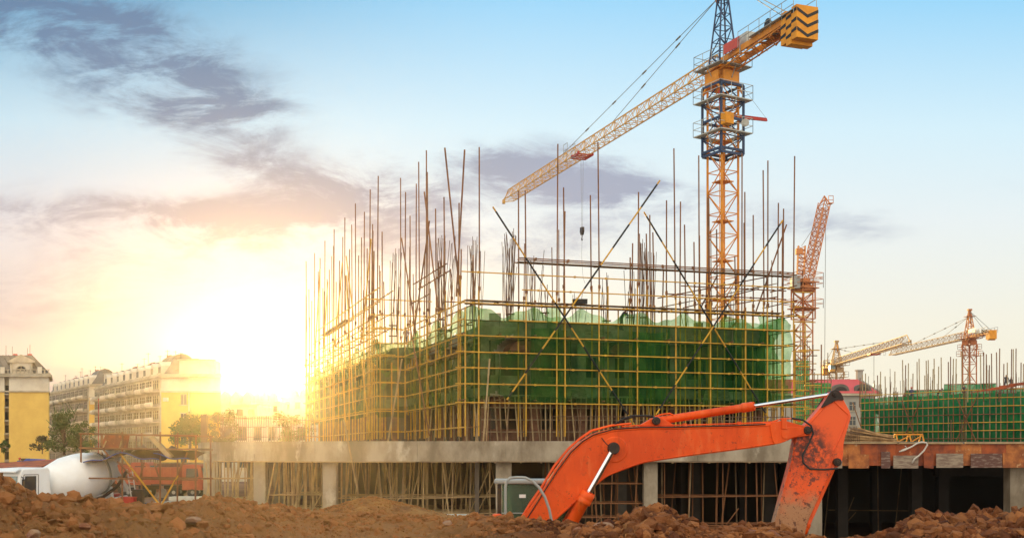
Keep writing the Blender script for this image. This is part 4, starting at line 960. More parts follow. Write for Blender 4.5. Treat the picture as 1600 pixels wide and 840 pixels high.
# far hammerheads
def hz(h): return EYE + h
c3 = crane('far rust orange crane at right with its jib pointing left over the bright green net', (xat(1515, 250), 250.0), 29.3, 2.0, R(25), (-.051, 1), 46, 10.7, 6.2, 0, .19, None, 'crane_rust', 'crane_far', 'crane_rust', 'crane_rust', tie=(13, 30), bars=2.0, bigweights=False, jh=1.7, thick=1.8, ballast=(1.6, 1.8, 1.9), cab=True)
c3[0]
pz_ = c3[1] - c3[2] * 3 + up(30.6); MB().bar(pz_ - c3[2] * 1.6 - c3[3] * .9, pz_ + c3[2] * 1.6 - c3[3] * .9, .08, .9).build('sign_board', M['white_paint'], c3[0])
c4 = crane('farthest yellow crane above the pink roof with its jib reaching right', (xat(1307, 225), 225.0), 21.4, 1.9, R(25), (-.034, -1), 46, 9, 4.6, 0, .16, None, 'crane_far', 'crane_far', 'crane_far', 'crane_far', tie=(12, 32), bars=2.0, bigweights=False, jh=1.4, thick=1.6, trolley=26, hook_z=15.5, ballast=(1.5, 1.5, 2.0), cab=True)
# ================================================================== excavator
DX = 23.0
ex = thing('excavator', 'orange excavator with a raised boom and a scuffed muddy arm behind the red soil', 'excavator', (xat(820, DX) - .6, DX, .6))
def zq(x, y, d=DX): return W(x / 2.6667 + 760, y / 2.6667 + 590, d)      # detail-crop coordinates
def smooth_loop(pts, it=1):
    for _ in range(it):
        out = []
        for i in range(len(pts)):
            a, b = pts[i], pts[(i + 1) % len(pts)]
            out += [(a[0] * .8 + b[0] * .2, a[1] * .8 + b[1] * .2), (a[0] * .2 + b[0] * .8, a[1] * .2 + b[1] * .8)]
        pts = out
    return pts
def plate(pts, y0, y1, name, m, parent, it=1, bevel=.012):
    loop = [zq(x, y) for x, y in (smooth_loop(pts, it) if it else pts)]
    for p in loop: p.y = y0
    return MB().prism(loop, (0, y1 - y0, 0)).build(name, m, parent, bevel=bevel)
BW = .27
boom = plate([(150, 640), (135, 612), (140, 590), (185, 530), (235, 462), (290, 375), (345, 305), (395, 262), (440, 232), (520, 211), (640, 203), (760, 203), (1000, 197), (1150, 190), (1205, 182), (1216, 205), (1219, 268), (1195, 277), (1060, 297), (860, 322), (700, 345), (640, 356), (560, 385), (500, 408), (462, 438),
              (400, 490), (340, 542), (285, 590), (235, 640)], DX - BW, DX + BW, 'boom', M['orange'], ex)
# bracket for the arm cylinder
plate([(622, 206), (690, 166), (715, 160), (745, 178), (790, 204), (700, 212)], DX - .17, DX + .17, 'cylinder_bracket', M['orange'], boom)
# tip fork of the boom
for y0, y1 in ((DX - .30, DX - .17), (DX + .17, DX + .30)):
    plate([(1165, 186), (1225, 178), (1290, 196), (1335, 205), (1345, 222), (1335, 240), (1265, 250), (1215, 272), (1180, 278)], y0, y1, 'boom_fork', M['orange'], boom)
pl = [(1215, 212), (1250, 204), (1305, 208), (1312, 228), (1290, 243), (1225, 258), (1212, 240)]
plate(pl, DX - .315, DX - .28, 'fork_plate', M['orange'], boom, bevel=.01)
plate([(1215, 168), (1235, 168), (1236, 215), (1214, 212)], DX - .335, DX - .27, 'hose_bracket', M['orange'], boom, it=0, bevel=.006)
# seams and edge flanges on the boom
mb = MB()
def strip(pts, y, r, mb): mb.path([Vector((zq(*p).x, y, zq(*p).z)) for p in pts], r, 5)
strip([(155, 606), (245, 470), (300, 385), (352, 315), (400, 270), (445, 243), (525, 221), (640, 213), (760, 212), (1000, 206), (1150, 200), (1200, 192)], DX - BW - .004, .012, mb)
strip([(282, 586), (400, 480), (470, 425), (505, 402), (560, 380), (642, 350), (700, 340), (860, 316), (1060, 291), (1195, 271)], DX - BW - .004, .010, mb)
strip([(270, 452), (340, 505)], DX - BW - .002, .008, mb); strip([(264, 460), (334, 513)], DX - BW - .002, .006, mb)
mb.build('weld_seam', M['orange'], boom)
mb = MB(); strip([(160, 596), (242, 466), (297, 380), (350, 308), (398, 264), (443, 237), (523, 214), (640, 206.5), (760, 206), (1000, 200), (1150, 194)], DX - BW - .012, .013, mb); mb.build('dark_edge_line', M['grease'], boom)  # dark line along the gap between top strip and side
def pin(x, y, r, y0, y1, m='grease', par=None, name='pin', ring=True):
    c = zq(x, y); c.y = y0
    prof = [(0, r * .45), (.01, r * .5), (.02, r * .55), (.02, r * .85), (.05, r), (y1 - y0, r)]
    return MB().lathe(c, (0, 1, 0), prof, 24).build(name, M[m], par or boom, bevel=0)
pin(524, 293, .125, DX - BW - .13, DX + BW + .13); 
MB().lathe(Vector((zq(530, 298).x, DX - BW - .02, zq(530, 298).z)), (0, 1, 0), [(0, .245), (.008, .262), (.03, .262)], 32).build('reinforcing_disc', M['orange'], boom)
pin(702, 180, .085, DX - .3, DX + .3); pin(1322, 219, .085, DX - .36, DX + .36)
# stick
st_pts = [(1405, 100), (1424, 62), (1442, 52), (1462, 62), (1475, 84), (1512, 152), (1503, 190), (1480, 265), (1478, 330), (1466, 365), (1440, 378), (1425, 402), (1396, 450), (1365, 520), (1330, 600), (1318, 655), (1300, 690), (1175, 690), (1190, 610), (1215, 520), (1245, 410), (1266, 330), (1275, 268), (1300, 215), (1330, 186)]
stick = plate(st_pts, DX - .15, DX + .15, 'arm', None or M['orange'], ex, it=1)
# mud and bare metal on the arm: a worn lower end
am = bpy.data.materials.new('worn_arm_paint'); am.use_nodes = True
def arm_mat():
    t = am.node_tree; h = Sh(t); b = t.nodes['Principled BSDF']; b.inputs['Roughness'].default_value = .42
    g = t.nodes.new('ShaderNodeTexCoord'); vec = g.outputs['Object']; sp = t.nodes.new('ShaderNodeSeparateXYZ'); t.links.new(vec, sp.inputs[0])
    zb = zq(1250, 500).z - ORG[ex.name].z; n = h.noise(vec, 3.2, 6, .65); n2 = h.noise(vec, 13, 5, .7); n3 = h.noise(vec, 30, 4, .6)
    c = h.mix(h.m('MULTIPLY', h.range(h.noise(vec, 1.1, 4, .6), .4, .6), .5), (.86, .10, .006), (.72, .07, .006))
    low = h.range(h.m('ADD', sp.outputs[2], h.m('MULTIPLY', h.m('SUBTRACT', n, .5), .9)), zb + .28, zb - .28)
    c = h.mix(h.m('MULTIPLY', low, .88), c, h.mix(n2, (.42, .28, .15), (.34, .17, .07)))
    xc = zq(1330, 300); dn = t.nodes.new('ShaderNodeVectorMath'); dn.operation = 'DISTANCE'; t.links.new(vec, dn.inputs[0]); dn.inputs[1].default_value = Vector((xc.x, DX - .15, xc.z)) - ORG[ex.name]
    grime = h.range(h.m('SUBTRACT', dn.outputs[1], h.m('MULTIPLY', n, .9)), .25, -.25)
    c = h.mix(h.m('MULTIPLY', h.m('MULTIPLY', grime, h.range(h.noise(vec, 9, 6, .75), .38, .56)), .92), c, (.05, .015, .008))
    below = h.range(sp.outputs[2], zb + 1.15, zb + .75)
    spots = h.m('MULTIPLY', h.range(h.noise(vec, 8, 5, .7), .56, .60), below); c = h.mix(h.m('MULTIPLY', spots, .85), c, (.10, .03, .018))
    c = h.mix(h.m('MULTIPLY', h.m('MULTIPLY', h.range(n3, .60, .66), below), .7), c, (.16, .05, .02))
    t.links.new(c, b.inputs['Base Color'])
arm_mat(); stick.data.materials[0] = am
# flanges framing the side of the arm
fl = MB(); strip([(1338, 190), (1410, 112), (1440, 100)], DX - .155, .013, fl); strip([(1440, 100), (1500, 155), (1470, 235), (1440, 300), (1428, 360)], DX - .155, .013, fl)
strip([(1196, 640), (1220, 525), (1250, 412), (1272, 330), (1281, 262)], DX - .155, .013, fl); strip([(1330, 590), (1372, 500), (1418, 405), (1428, 360)], DX - .155, .011, fl)
fl.build('flange', am, stick)
hp = [(1380, 130), (1405, 90), (1424, 58), (1442, 50), (1462, 58), (1476, 80), (1478, 96), (1452, 92), (1420, 110)]
for y0, y1 in ((DX - .19, DX - .15), (DX + .15, DX + .19)): plate(hp, y0, y1, 'greasy_lug', M['grease'], stick, it=1, bevel=.006)
pin(1441, 70, .06, DX - .24, DX + .24, par=stick); pin(1451, 350, .085, DX - .25, DX + .25, par=stick)
# cylinders
def cyl(a, b, mid, rb, rr, y, name, label=None, ring=3, hose=True, m='orange'):
    a = Vector((zq(*a).x, y, zq(*a).z)); b = Vector((zq(*b).x, y, zq(*b).z)); mm = a.lerp(b, mid); d = (b - a).normalized()
    o = MB().lathe(a, d, [(0, rb * .8), (.04, rb * .95), (.10, rb), ((mm - a).length - .2, rb), ((mm - a).length - .19, rb * 1.18), ((mm - a).length - .02, rb * 1.18), ((mm - a).length, rb * .9)], 28).build(name, M[m], ex, smooth=False)
    for p in o.data.polygons: p.use_smooth = len(p.vertices) == 4
    MB().tube(mm - d * .05, b - d * .04, rr, 20).build('piston_rod', M['chrome'], o, smooth=False)
    col_ = MB(); col_.lathe(a + d * ((mm - a).length - .24), d, [(0, rb * 1.18), (.05, rb * 1.24), (.10, rb * 1.18)], 28)
    for k in range(10):
        an = 2 * math.pi * k / 10; x_, y_, d_, L_ = col_.frame(a, b); c = mm + (x_ * math.cos(an) + y_ * math.sin(an)) * rb * .98; col_.tube(c - d * .03, c + d * .025, .014, 6)
    col_.build('gland_nut', M[m], o)
    for e, rr_ in ((a, rb * 1.0), (b, rr * 1.9)): MB().lathe(e - Vector((0, .11, 0)), (0, 1, 0), [(0, rr_), (.22, rr_)], 20).build('end_eye', M['grease'], o)
    return o
cyl((702, 180), (1441, 68), .555, .082, .038, DX, 'arm_cylinder')
cyl((318, 655), (524, 293), .50, .125, .058, DX - BW - .13, 'boom_cylinder'); cyl((318, 655), (524, 293), .50, .125, .058, DX + BW + .13, 'boom_cylinder')
bc = cyl((1451, 350), (1300, 690), .88, .068, .04, DX - .0, 'bucket_cylinder')
for x, y in ((1425, 410),): pass
# pipe clamps and hard lines along the boom
hl = MB()
for k, yo in ((0, -.20), (1, -.1), (2, .1)):
    hl.path([Vector((zq(x, y - 5 - k * 1.5).x, DX + yo, zq(x, y - 5 - k * 1.5).z)) for x, y in ((140, 600), (180, 530), (228, 462), (283, 372), (340, 302), (390, 258), (437, 226), (520, 204), (600, 196))], .018, 6)
hl.path([Vector((zq(x, y).x, DX - .2, zq(x, y).z)) for x, y in ((560, 203), (640, 197), (820, 197), (1045, 190), (1180, 184), (1215, 172), (1260, 170), (1300, 182))], .014, 6)
hl.build('hydraulic_line', M['orange'], boom)
cl = MB()
for x, y in ((820, 196), (1045, 189), (285, 384), (470, 232)): c = zq(x, y); cl.box((c.x, DX - .2, c.z), (.07, .09, .06))
cl.build('pipe_clamp', M['orange'], boom)
MB().path([Vector((zq(x, y).x, DX - .33, zq(x, y).z)) for x, y in ((1255, 170), (1300, 176), (1335, 200), (1344, 232), (1325, 275), (1300, 320), (1302, 352), (1330, 378), (1390, 380), (1445, 376))], .020, 8).build('hydraulic_hose', M['rubber'], ex, smooth=True)
MB().path([Vector((zq(x, y).x, DX - .1, zq(x, y).z)) for x, y in ((520, 205), (560, 175), (600, 158), (660, 158), (690, 160))], .018, 8).build('hydraulic_hose', M['rubber'], ex, smooth=True)
MB().path([Vector((zq(x, y).x, DX + .1, zq(x, y).z)) for x, y in ((530, 206), (575, 172), (620, 160), (650, 156), (700, 163))], .018, 8).build('hydraulic_hose', M['rubber'], ex, smooth=True)
MB().path([Vector((zq(x, y).x, DX - .29, zq(x, y).z)) for x, y in ((475, 250), (495, 275), (512, 288))], .010, 6).build('grease_line', M['rubber'], ex)
MB().path([Vector((zq(x, y).x, DX - .05, zq(x, y).z)) for x, y in ((700, 162), (730, 152), (762, 148), (778, 156))], .02, 6).build('hydraulic_line', M['orange'], boom)
# cab, on the far side of the boom
CY = DX + .55; zr = W(0, 752, CY).z; zb = 1.15; xl = xat(777, CY); xr = xl + 1.75; yb = CY + .95
cabm = MB()
for x in (xl + .04, xr - .05, xl + 1.05):
    for y in (CY, yb): cabm.bar((x, y, zb), (x + (-.1 if x > xr - .1 else 0), y, zr - .05), .08, .08, (1, 0, 0))
cabm.box(((xl + xr) / 2, (CY + yb) / 2, zb + .3), (1.75, 1.0, .6)); cab_o = cabm.build('cab_frame', M['grease'], ex, bevel=.01)
MB().box(((xl + xr) / 2 - .02, (CY + yb) / 2, zr), (1.85, 1.12, .09)).build('cab_roof', M['grey_steel'], cab_o, bevel=.03)
gl = bpy.data.materials.new('cab_glass'); gl.use_nodes = True; g_ = gl.node_tree.nodes['Principled BSDF']; g_.inputs['Base Color'].default_value = (.35, .5, .38, 1); g_.inputs['Roughness'].default_value = .05; g_.inputs['Transmission Weight'].default_value = .85; g_.inputs['IOR'].default_value = 1.1
for x0, x1 in ((xl + .1, xl + 1.0), (xl + 1.1, xr - .1)):
    MB().box(((x0 + x1) / 2, CY, (zb + .6 + zr) / 2), (x1 - x0, .012, zr - zb - .7)).build('cab_window', gl, cab_o); MB().box(((x0 + x1) / 2, yb, (zb + .6 + zr) / 2), (x1 - x0, .012, zr - zb - .7)).build('cab_window', gl, cab_o)
MB().box((xl + .12, (CY + yb) / 2, (zb + .6 + zr) / 2), (.012, .8, zr - zb - .7)).build('cab_window', gl, cab_o)
MB().box((xl + .8, CY + .5, zb + 1.0), (.5, .5, .12)).box((xl + .58, CY + .5, zb + 1.45), (.12, .48, .85)).build('operator_seat', M['plaster_wall'], cab_o, bevel=.04)
MB().box((xl + .53, CY - .012, zr - .30), (.14, .01, .07)).build('sticker', M['white_paint'], cab_o)
MB().tube((xl + .1, CY - .02, (zr + zb) / 2 + .45), (xl + 1.0, CY - .02, (zr + zb) / 2 + .45), .014, 6).build('door_bar', M['grey_steel'], cab_o)
MB().path([Vector((zq(x, y).x, DX - .55, zq(x, y).z)) for x, y in ((82, 640), (80, 560), (80, 450), (84, 428), (98, 414), (125, 411), (160, 412), (188, 425), (215, 450), (240, 490), (258, 540), (270, 600), (276, 640))], .028, 8).build('handrail', M['grey_steel'], ex, smooth=True)
c = zq(45, 572); MB().lathe((c.x, DX - .3, c.z - .1), (0, 0, 1), [(0, .08), (.06, .08), (.06, .1), (.13, .1), (.15, .06)], 16).build('exhaust_cap', M['orange'], ex)
# upper structure, tracks, bucket (mostly behind the soil)
hx = xl + .6
MB().box((hx - 1.2, DX + .05, 1.45), (3.9, 2.5, .75)).build('engine_house', M['orange'], ex, bevel=.06)
MB().lathe((hx, DX, .98), (0, 0, 1), [(0, .75), (.12, .75)], 24).build('slew_ring', M['grease'], ex)
for sy in (-1, 1):
    y = DX + sy * 1.1; tl = [(-2.0, .75), (-1.75, 1.0), (1.75, 1.0), (2.0, .75), (1.75, .38), (-1.75, .38)]
    tr = MB().prism([(hx + a, y - .28, b) for a, b in smooth_loop(tl, 2)], (0, .56, 0)).build('track', M['rubber'], ex)
    for k in range(6): MB().lathe((hx - 1.5 + k * .6, y - .31, .62), (0, 1, 0), [(0, .12), (.04, .2), (.58, .2), (.62, .12)], 14).build('roller', M['grease'], tr)
bp = Vector((zq(1245, 690).x, DX, zq(1245, 690).z))
MB().prism([(bp.x + a, DX - .55, bp.z + b) for a, b in smooth_loop([(-.15, .05), (.35, .0), (.45, -.5), (.2, -1.0), (-.35, -1.15), (-.75, -.95), (-.3, -.75), (-.1, -.35)], 1)], (0, 1.1, 0)).build('bucket', M['grease'], ex)
# ================================================================== people
def person(label, loc, face=0.0, pose='stand', h=1.72, top=(.1, .12, .2), legs=(.05, .05, .07), helmet=None, group=None):
    """one continuous skinned body; face: heading in radians (0 looks towards the camera)"""
    s = h / 1.72; t = thing('person', label, 'person', loc, group)
    J = dict(pel=(0, 0, .93), che=(0, 0, 1.3), nek=(0, 0, 1.47), hea=(0, -.02, 1.6), top=(0, 0, 1.7))
    lean = {'stand': 0, 'bend': .75, 'crouch': .35}[pose]; drop = {'stand': 0, 'bend': .06, 'crouch': .48}[pose]
    def rotp(p):
        x, y, z = p; dz = z - .93; return (x, y - math.sin(lean) * dz, .93 + math.cos(lean) * dz - drop)
    J = {k: rotp(v) for k, v in J.items()}
    V = [J['pel'], J['che'], J['nek'], J['hea'], J['top']]; E = [(0, 1), (1, 2), (2, 3), (3, 4)]; Rr = [(.15, .11), (.17, .11), (.055, .06), (.085, .1), (.05, .06)]
    def add(p, r, par): V.append(p); Rr.append((r, r) if isinstance(r, (int, float)) else r); E.append((par, len(V) - 1)); return len(V) - 1
    for sx in (-1, 1):
        sh = add(rotp((sx * .19, 0, 1.42)), .06, 1)
        if pose == 'stand': el = add(rotp((sx * .26, .02, 1.14)), .045, sh); wr = add(rotp((sx * .24, -.12, .92)), .032, el); ha = add(rotp((sx * .23, -.16, .84)), .035, wr)
        else: el = add(rotp((sx * .25, -.16, 1.18)), .045, sh); wr = add(rotp((sx * .18, -.38, 1.12)), .032, el); ha = add(rotp((sx * .16, -.46, 1.11)), .035, wr)
        hp_ = add((sx * .1, 0, .88 - drop), .09, 0)
        if pose == 'crouch': kn = add((sx * .16, -.36, .5), .065, hp_); an = add((sx * .14, -.05, .1), .045, kn)
        else: kn = add((sx * .12, -.03 - .1 * drop, .5), .065, hp_); an = add((sx * .13, .02, .1), .045, kn)
        add((sx * .14, -.15, .04), .04, an)
    me = bpy.data.meshes.new('body'); me.from_pydata([(a * s, b * s, c * s) for a, b, c in V], E, []); ob = bpy.data.objects.new('body', me); col.objects.link(ob); ob.parent = t
    sk = ob.modifiers.new('skin', 'SKIN'); ly = me.skin_vertices[0] if me.skin_vertices else None
    if ly is None:
        bpy.context.view_layer.objects.active = ob
        try:
            with bpy.context.temp_override(object=ob, active_object=ob): bpy.ops.mesh.customdata_skin_add()
        except Exception: pass
        ly = me.skin_vertices[0]
    for i, r in enumerate(Rr): ly.data[i].radius = (r[0] * s, r[1] * s); ly.data[i].use_root = (i == 0)
    ss = ob.modifiers.new('sub', 'SUBSURF'); ss.levels = 1; ss.render_levels = 1
    m = bpy.data.materials.new('worker_clothes'); m.use_nodes = True; tt = m.node_tree; h_ = Sh(tt); tcn = tt.nodes.new('ShaderNodeTexCoord'); sp = tt.nodes.new('ShaderNodeSeparateXYZ'); tt.links.new(tcn.outputs['Object'], sp.inputs[0])
    n = h_.noise(tcn.outputs['Object'], 9, 3, .6)
    c = h_.ramp(h_.m('ADD', h_.m('DIVIDE', h_.m('ADD', sp.outputs[2], drop * s), 2.0 * s), h_.m('MULTIPLY', sp.outputs[1], -.25 if lean else 0)), [(0, (.03, .025, .02)), (.045, legs), (.46, top), (.735, (.38, .2, .13)), (.82, (.02, .015, .012))], 'CONSTANT')
    tt.links.new(h_.mix(h_.m('MULTIPLY', n, .3), c, (.05, .04, .03)), tt.nodes['Principled BSDF'].inputs['Base Color']); me.materials.append(m)
    if helmet:
        a = Vector(J['hea']) * s; b = MB(); b.lathe((a.x, a.y, a.z + .015), (0, -math.sin(lean), math.cos(lean)), [(0, .155), (.015, .15), (.02, .125), (.07, .115), (.11, .08), (.13, .02)], 16)
        o = bpy.data.objects.new('helmet', bpy.data.meshes.new('helmet')); o.data.from_pydata(b.v, [], b.f); o.data.materials.append(M[helmet]); col.objects.link(o); o.parent = t
    t.rotation_euler.z = face
    return t

# ================================================================== apartment blocks
def block(t, P, Q, z0, floors, fh, bays, bd, m_wall, depth=None, balcony=True):
    """a long face from P (near) to Q (far) with windows and balconies"""
    P = Vector((*P, 0)); Q = Vector((*Q, 0)); d = (Q - P).normalized(); L = (Q - P).length; n = Vector((-d.y, d.x, 0))
    if n.y > 0: n = -n
    if depth: n = depth
    bw = L / bays
    for f in range(floors):
        z = z0 + f * fh
        for b in range(bays):
            c = P + d * (b + .5) * bw + up(z + fh * .58)
            w = MB().prism([c - d * bw * .4 + n * .05 - up(fh * .27), c + d * bw * .4 + n * .05 - up(fh * .27), c + d * bw * .4 + n * .05 + up(fh * .27), c - d * bw * .4 + n * .05 + up(fh * .27)], n * -.03).build('window', M['glass'], t)
            fr = MB()
            for k in (-.4, -.13, .13, .4): fr.bar(c + d * bw * k + n * .1 - up(fh * .28), c + d * bw * k + n * .1 + up(fh * .28), .09)
            fr.bar(c - d * bw * .41 + n * .1 + up(fh * .1), c + d * bw * .41 + n * .1 + up(fh * .1), .07); fr.build('window_frame', M['apt_trim'], w)
            if balcony and (b + f) % 1 == 0:
                bl = MB(); o = n * (bd * (1 if b % 3 else 1.5)); a0 = c - d * bw * .46 - up(fh * .52); a1 = c + d * bw * .46 - up(fh * .52)
                bl.prism([a0 + n * .02, a1 + n * .02, a1 + o, a0 + o], up(.14)); bl.bar(a0 + o + up(.95), a1 + o + up(.95), .16, .14); bl.bar(a0 + o + up(.45), a1 + o + up(.45), .08, .55)
                for k in range(3): q = a0.lerp(a1, (k + .5) / 3) + o * 1.12; bl.lathe(q + up(.12), (0, 0, 1), [(0, .28), (.25, .42), (.6, .42), (.85, .26)], 8)
                bl.build('balcony', M['apt_trim' if b % 2 else 'apt_cream'], t)
def facebox(t, P, Q, R_, z0, z1, m, name='wall'):
    """box on the ground plan P-Q-R_ (three corners)"""
    P, Q, R_ = [Vector((*p, 0)) for p in (P, Q, R_)]; S_ = P + (R_ - Q)
    return MB().prism([P + up(z0), Q + up(z0), R_ + up(z0), S_ + up(z0)], up(z1 - z0)).build(name, M[m], t)

def apt_main(dx=0.0, dy=0.0, k=1.0, label='', full=True, zoff=0.0):
    # near corner N, far corner F, end wall corner E
    Nn = Vector((-67.3, 215, 0)) * 1; F = Vector((-96.2, 259, 0)); E = Vector((-55.9, 215, 0)); o = Vector((dx, dy, 0))
    Nn, F, E = [o + v * k for v in (Nn, F, E)]; zc = EYE + (18.4 - EYE) * k + zoff
    t = thing('apartment_building', label, 'building', (Nn.x, Nn.y, 0)); d = (F - Nn).normalized(); e = (E - Nn).normalized()
    g = F + (E - Nn)
    MB().prism([Nn, E, g, F], up(zc - 2.9)).build('wall', M['apt_yellow'], t)
    MB().prism([v + up(zc - 2.9) for v in (Nn - Vector((.01, .01, 0)), E + Vector((.01, -.01, 0)), g, F)], up(2.9)).build('upper_wall', M['apt_cream'], t)
    for z, w in ((zc - 2.9, .35), (zc, .55), (zc + .35, .3)):
        mb = MB(); q = w * .5
        mb.bar(Nn - e * q - Vector((0, q, 0)) + up(z), E + e * q - Vector((0, q, 0)) + up(z), w, .28); mb.bar(Nn - e * q * 1.0 + up(z + .004), F - e * q + up(z + .004), w, .28); mb.build('cornice', M['apt_trim'], t)
    # long face cladding in a stone colour and windows
    MB().prism([Nn - e * .02 + up(0), F - e * .02 + up(0), F - e * .3, Nn - e * .3], up(zc - .2)).build('facade', M['apt_trim'], t)
    block(t, (Nn - e * .32).to_2d(), (F - e * .32).to_2d(), .6, 6, (zc - .8) / 6, 11, .9, 'apt_cream', depth=-e)
    # attic storey: parapet, dormers, sloping roof sheets
    A = [Nn + d * .6 + e * .8, E - e * 3.2, g - e * 3.2, F - d * .4 + e * .8]; Bq = [Nn + d * 2.6 + e * 3.2, E - e * 3.8 + d * 1.5, g - e * 3.8, F - d * 1.6 + e * 3.2]
    mb = MB(); n = 4; vs = [v + up(zc + .3) for v in A] + [v + up(zc + 3.1 + .5) for v in Bq]; mb.add(vs, [(0, 1, 5, 4), (1, 2, 6, 5), (2, 3, 7, 6), (3, 0, 4, 7), (4, 5, 6, 7), (3, 2, 1, 0)]); mb.build('mansard_roof', M['roof_grey'], t)
    L = (F - Nn).length
    for i in range(9):
        c = Nn + d * (3 + i * (L - 5) / 9) + e * .5; w = 1.05
        dm = MB().prism([c - d * w + up(zc + .3), c + d * w + up(zc + .3), c + d * w + up(zc + 2.3), c + up(zc + 3.0), c - d * w + up(zc + 2.3)], e * 2.6).build('dormer', M['apt_cream'], t)
        MB().prism([c + d * a - e * .04 + up(zc + b) for a, b in ((-.7, .8), (-.15, .8), (-.15, 2.0), (-.7, 2.0))], e * .03).prism([c + d * a - e * .04 + up(zc + b) for a, b in ((.15, .8), (.7, .8), (.7, 2.0), (.15, 2.0))], e * .03).build('dormer_window', M['glass'], dm)
    for i in range(3):
        c = Nn + d * (6 + i * 13) + e * 2; MB().prism([c - d * 2.2 + up(zc + 1.6), c + d * 2.2 + up(zc + 1.6), c + d * 1.6 + e * 1.5 + up(zc + 3.9), c - d * 1.6 + e * 1.5 + up(zc + 3.9)], e * .3).build('tiled_roof', M['roof_tile'], t)
    # curved penthouse and cream attic on the end wall
    c = Nn + d * 4 + e * 5.2
    MB().prism([c + e * (3.1 * math.cos(a)) + up(zc + .4 + 4.3 * math.sin(a)) for a in [math.pi * i / 12 for i in range(13)]], d * 7).build('curved_attic', M['roof_grey'], t)
    MB().prism([E - e * 8 + up(zc + .3) - Vector((0, .02, 0)), E - e * 1.3 + up(zc + .3) - Vector((0, .02, 0)), E - e * 1.3 + up(zc + 3.1) - Vector((0, .02, 0)), E - e * 8 + up(zc + 3.1) - Vector((0, .02, 0))], Vector((0, 5, 0))).build('attic_wall', M['apt_cream'], t)
    MB().bar(E - e * 8.2 + up(zc + 3.2), E - e * 1.0 + up(zc + 3.2), .7, .25).build('cornice', M['apt_trim'], t)
    # stair windows on the end wall
    for k_ in range(4):
        p = Nn + e * 4.3 - Vector((0, .04, 0)) + up(2.2 + k_ * 3.7); w = MB().box(p + up(.7), (1.1, .06, 2.0)).build('window', M['glass'], t); MB().box(p - up(.4), (1.6, .5, .15)).box(p + up(1.8) , (1.4, .3, .12)).bar(p + Vector((0, -.05, -.3)), p + Vector((0, -.05, 1.7)), .08).build('window_frame', M['apt_trim'], w)
    MB().tube(Nn + e * 5.3 - Vector((0, .12, 0)), Nn + e * 5.3 - Vector((0, .12, 0)) + up(zc), .09, 6).build('downpipe', M['apt_cream'], t)
    b = MB().box(Nn + e * .9 + Vector((0, -.3, zc - 4.4)), (.95, .5, .7)).build('air_conditioner', M['apt_cream'], t)
    r = random.Random(3)
    for i in range(9): q = Nn + d * r.uniform(2, L - 2) + e * r.uniform(2, 5) + up(zc + 3.2); hh = r.uniform(1.2, 2.8); MB().tube(q, q + up(hh), .05, 4).bar(q + up(hh * .9) - e * .5, q + up(hh * .9) + e * .5, .05).build('antenna', M['grease'], t)
    tk = Nn + d * 9 + e * 4.5 + up(zc + 4.3); MB().lathe(tk, d, [(0, .35), (.1, .5), (1.3, .5), (1.4, .35)], 12).build('water_tank', M['roof_tile'], t)
    return t
apt_main(label='long cream apartment block with balcony rows and a curved attic left of the sun')
apt_main(dx=-39.5, dy=66.4, k=1.04, zoff=2.0, label='receding apartment block half hidden between the two yellow end walls')
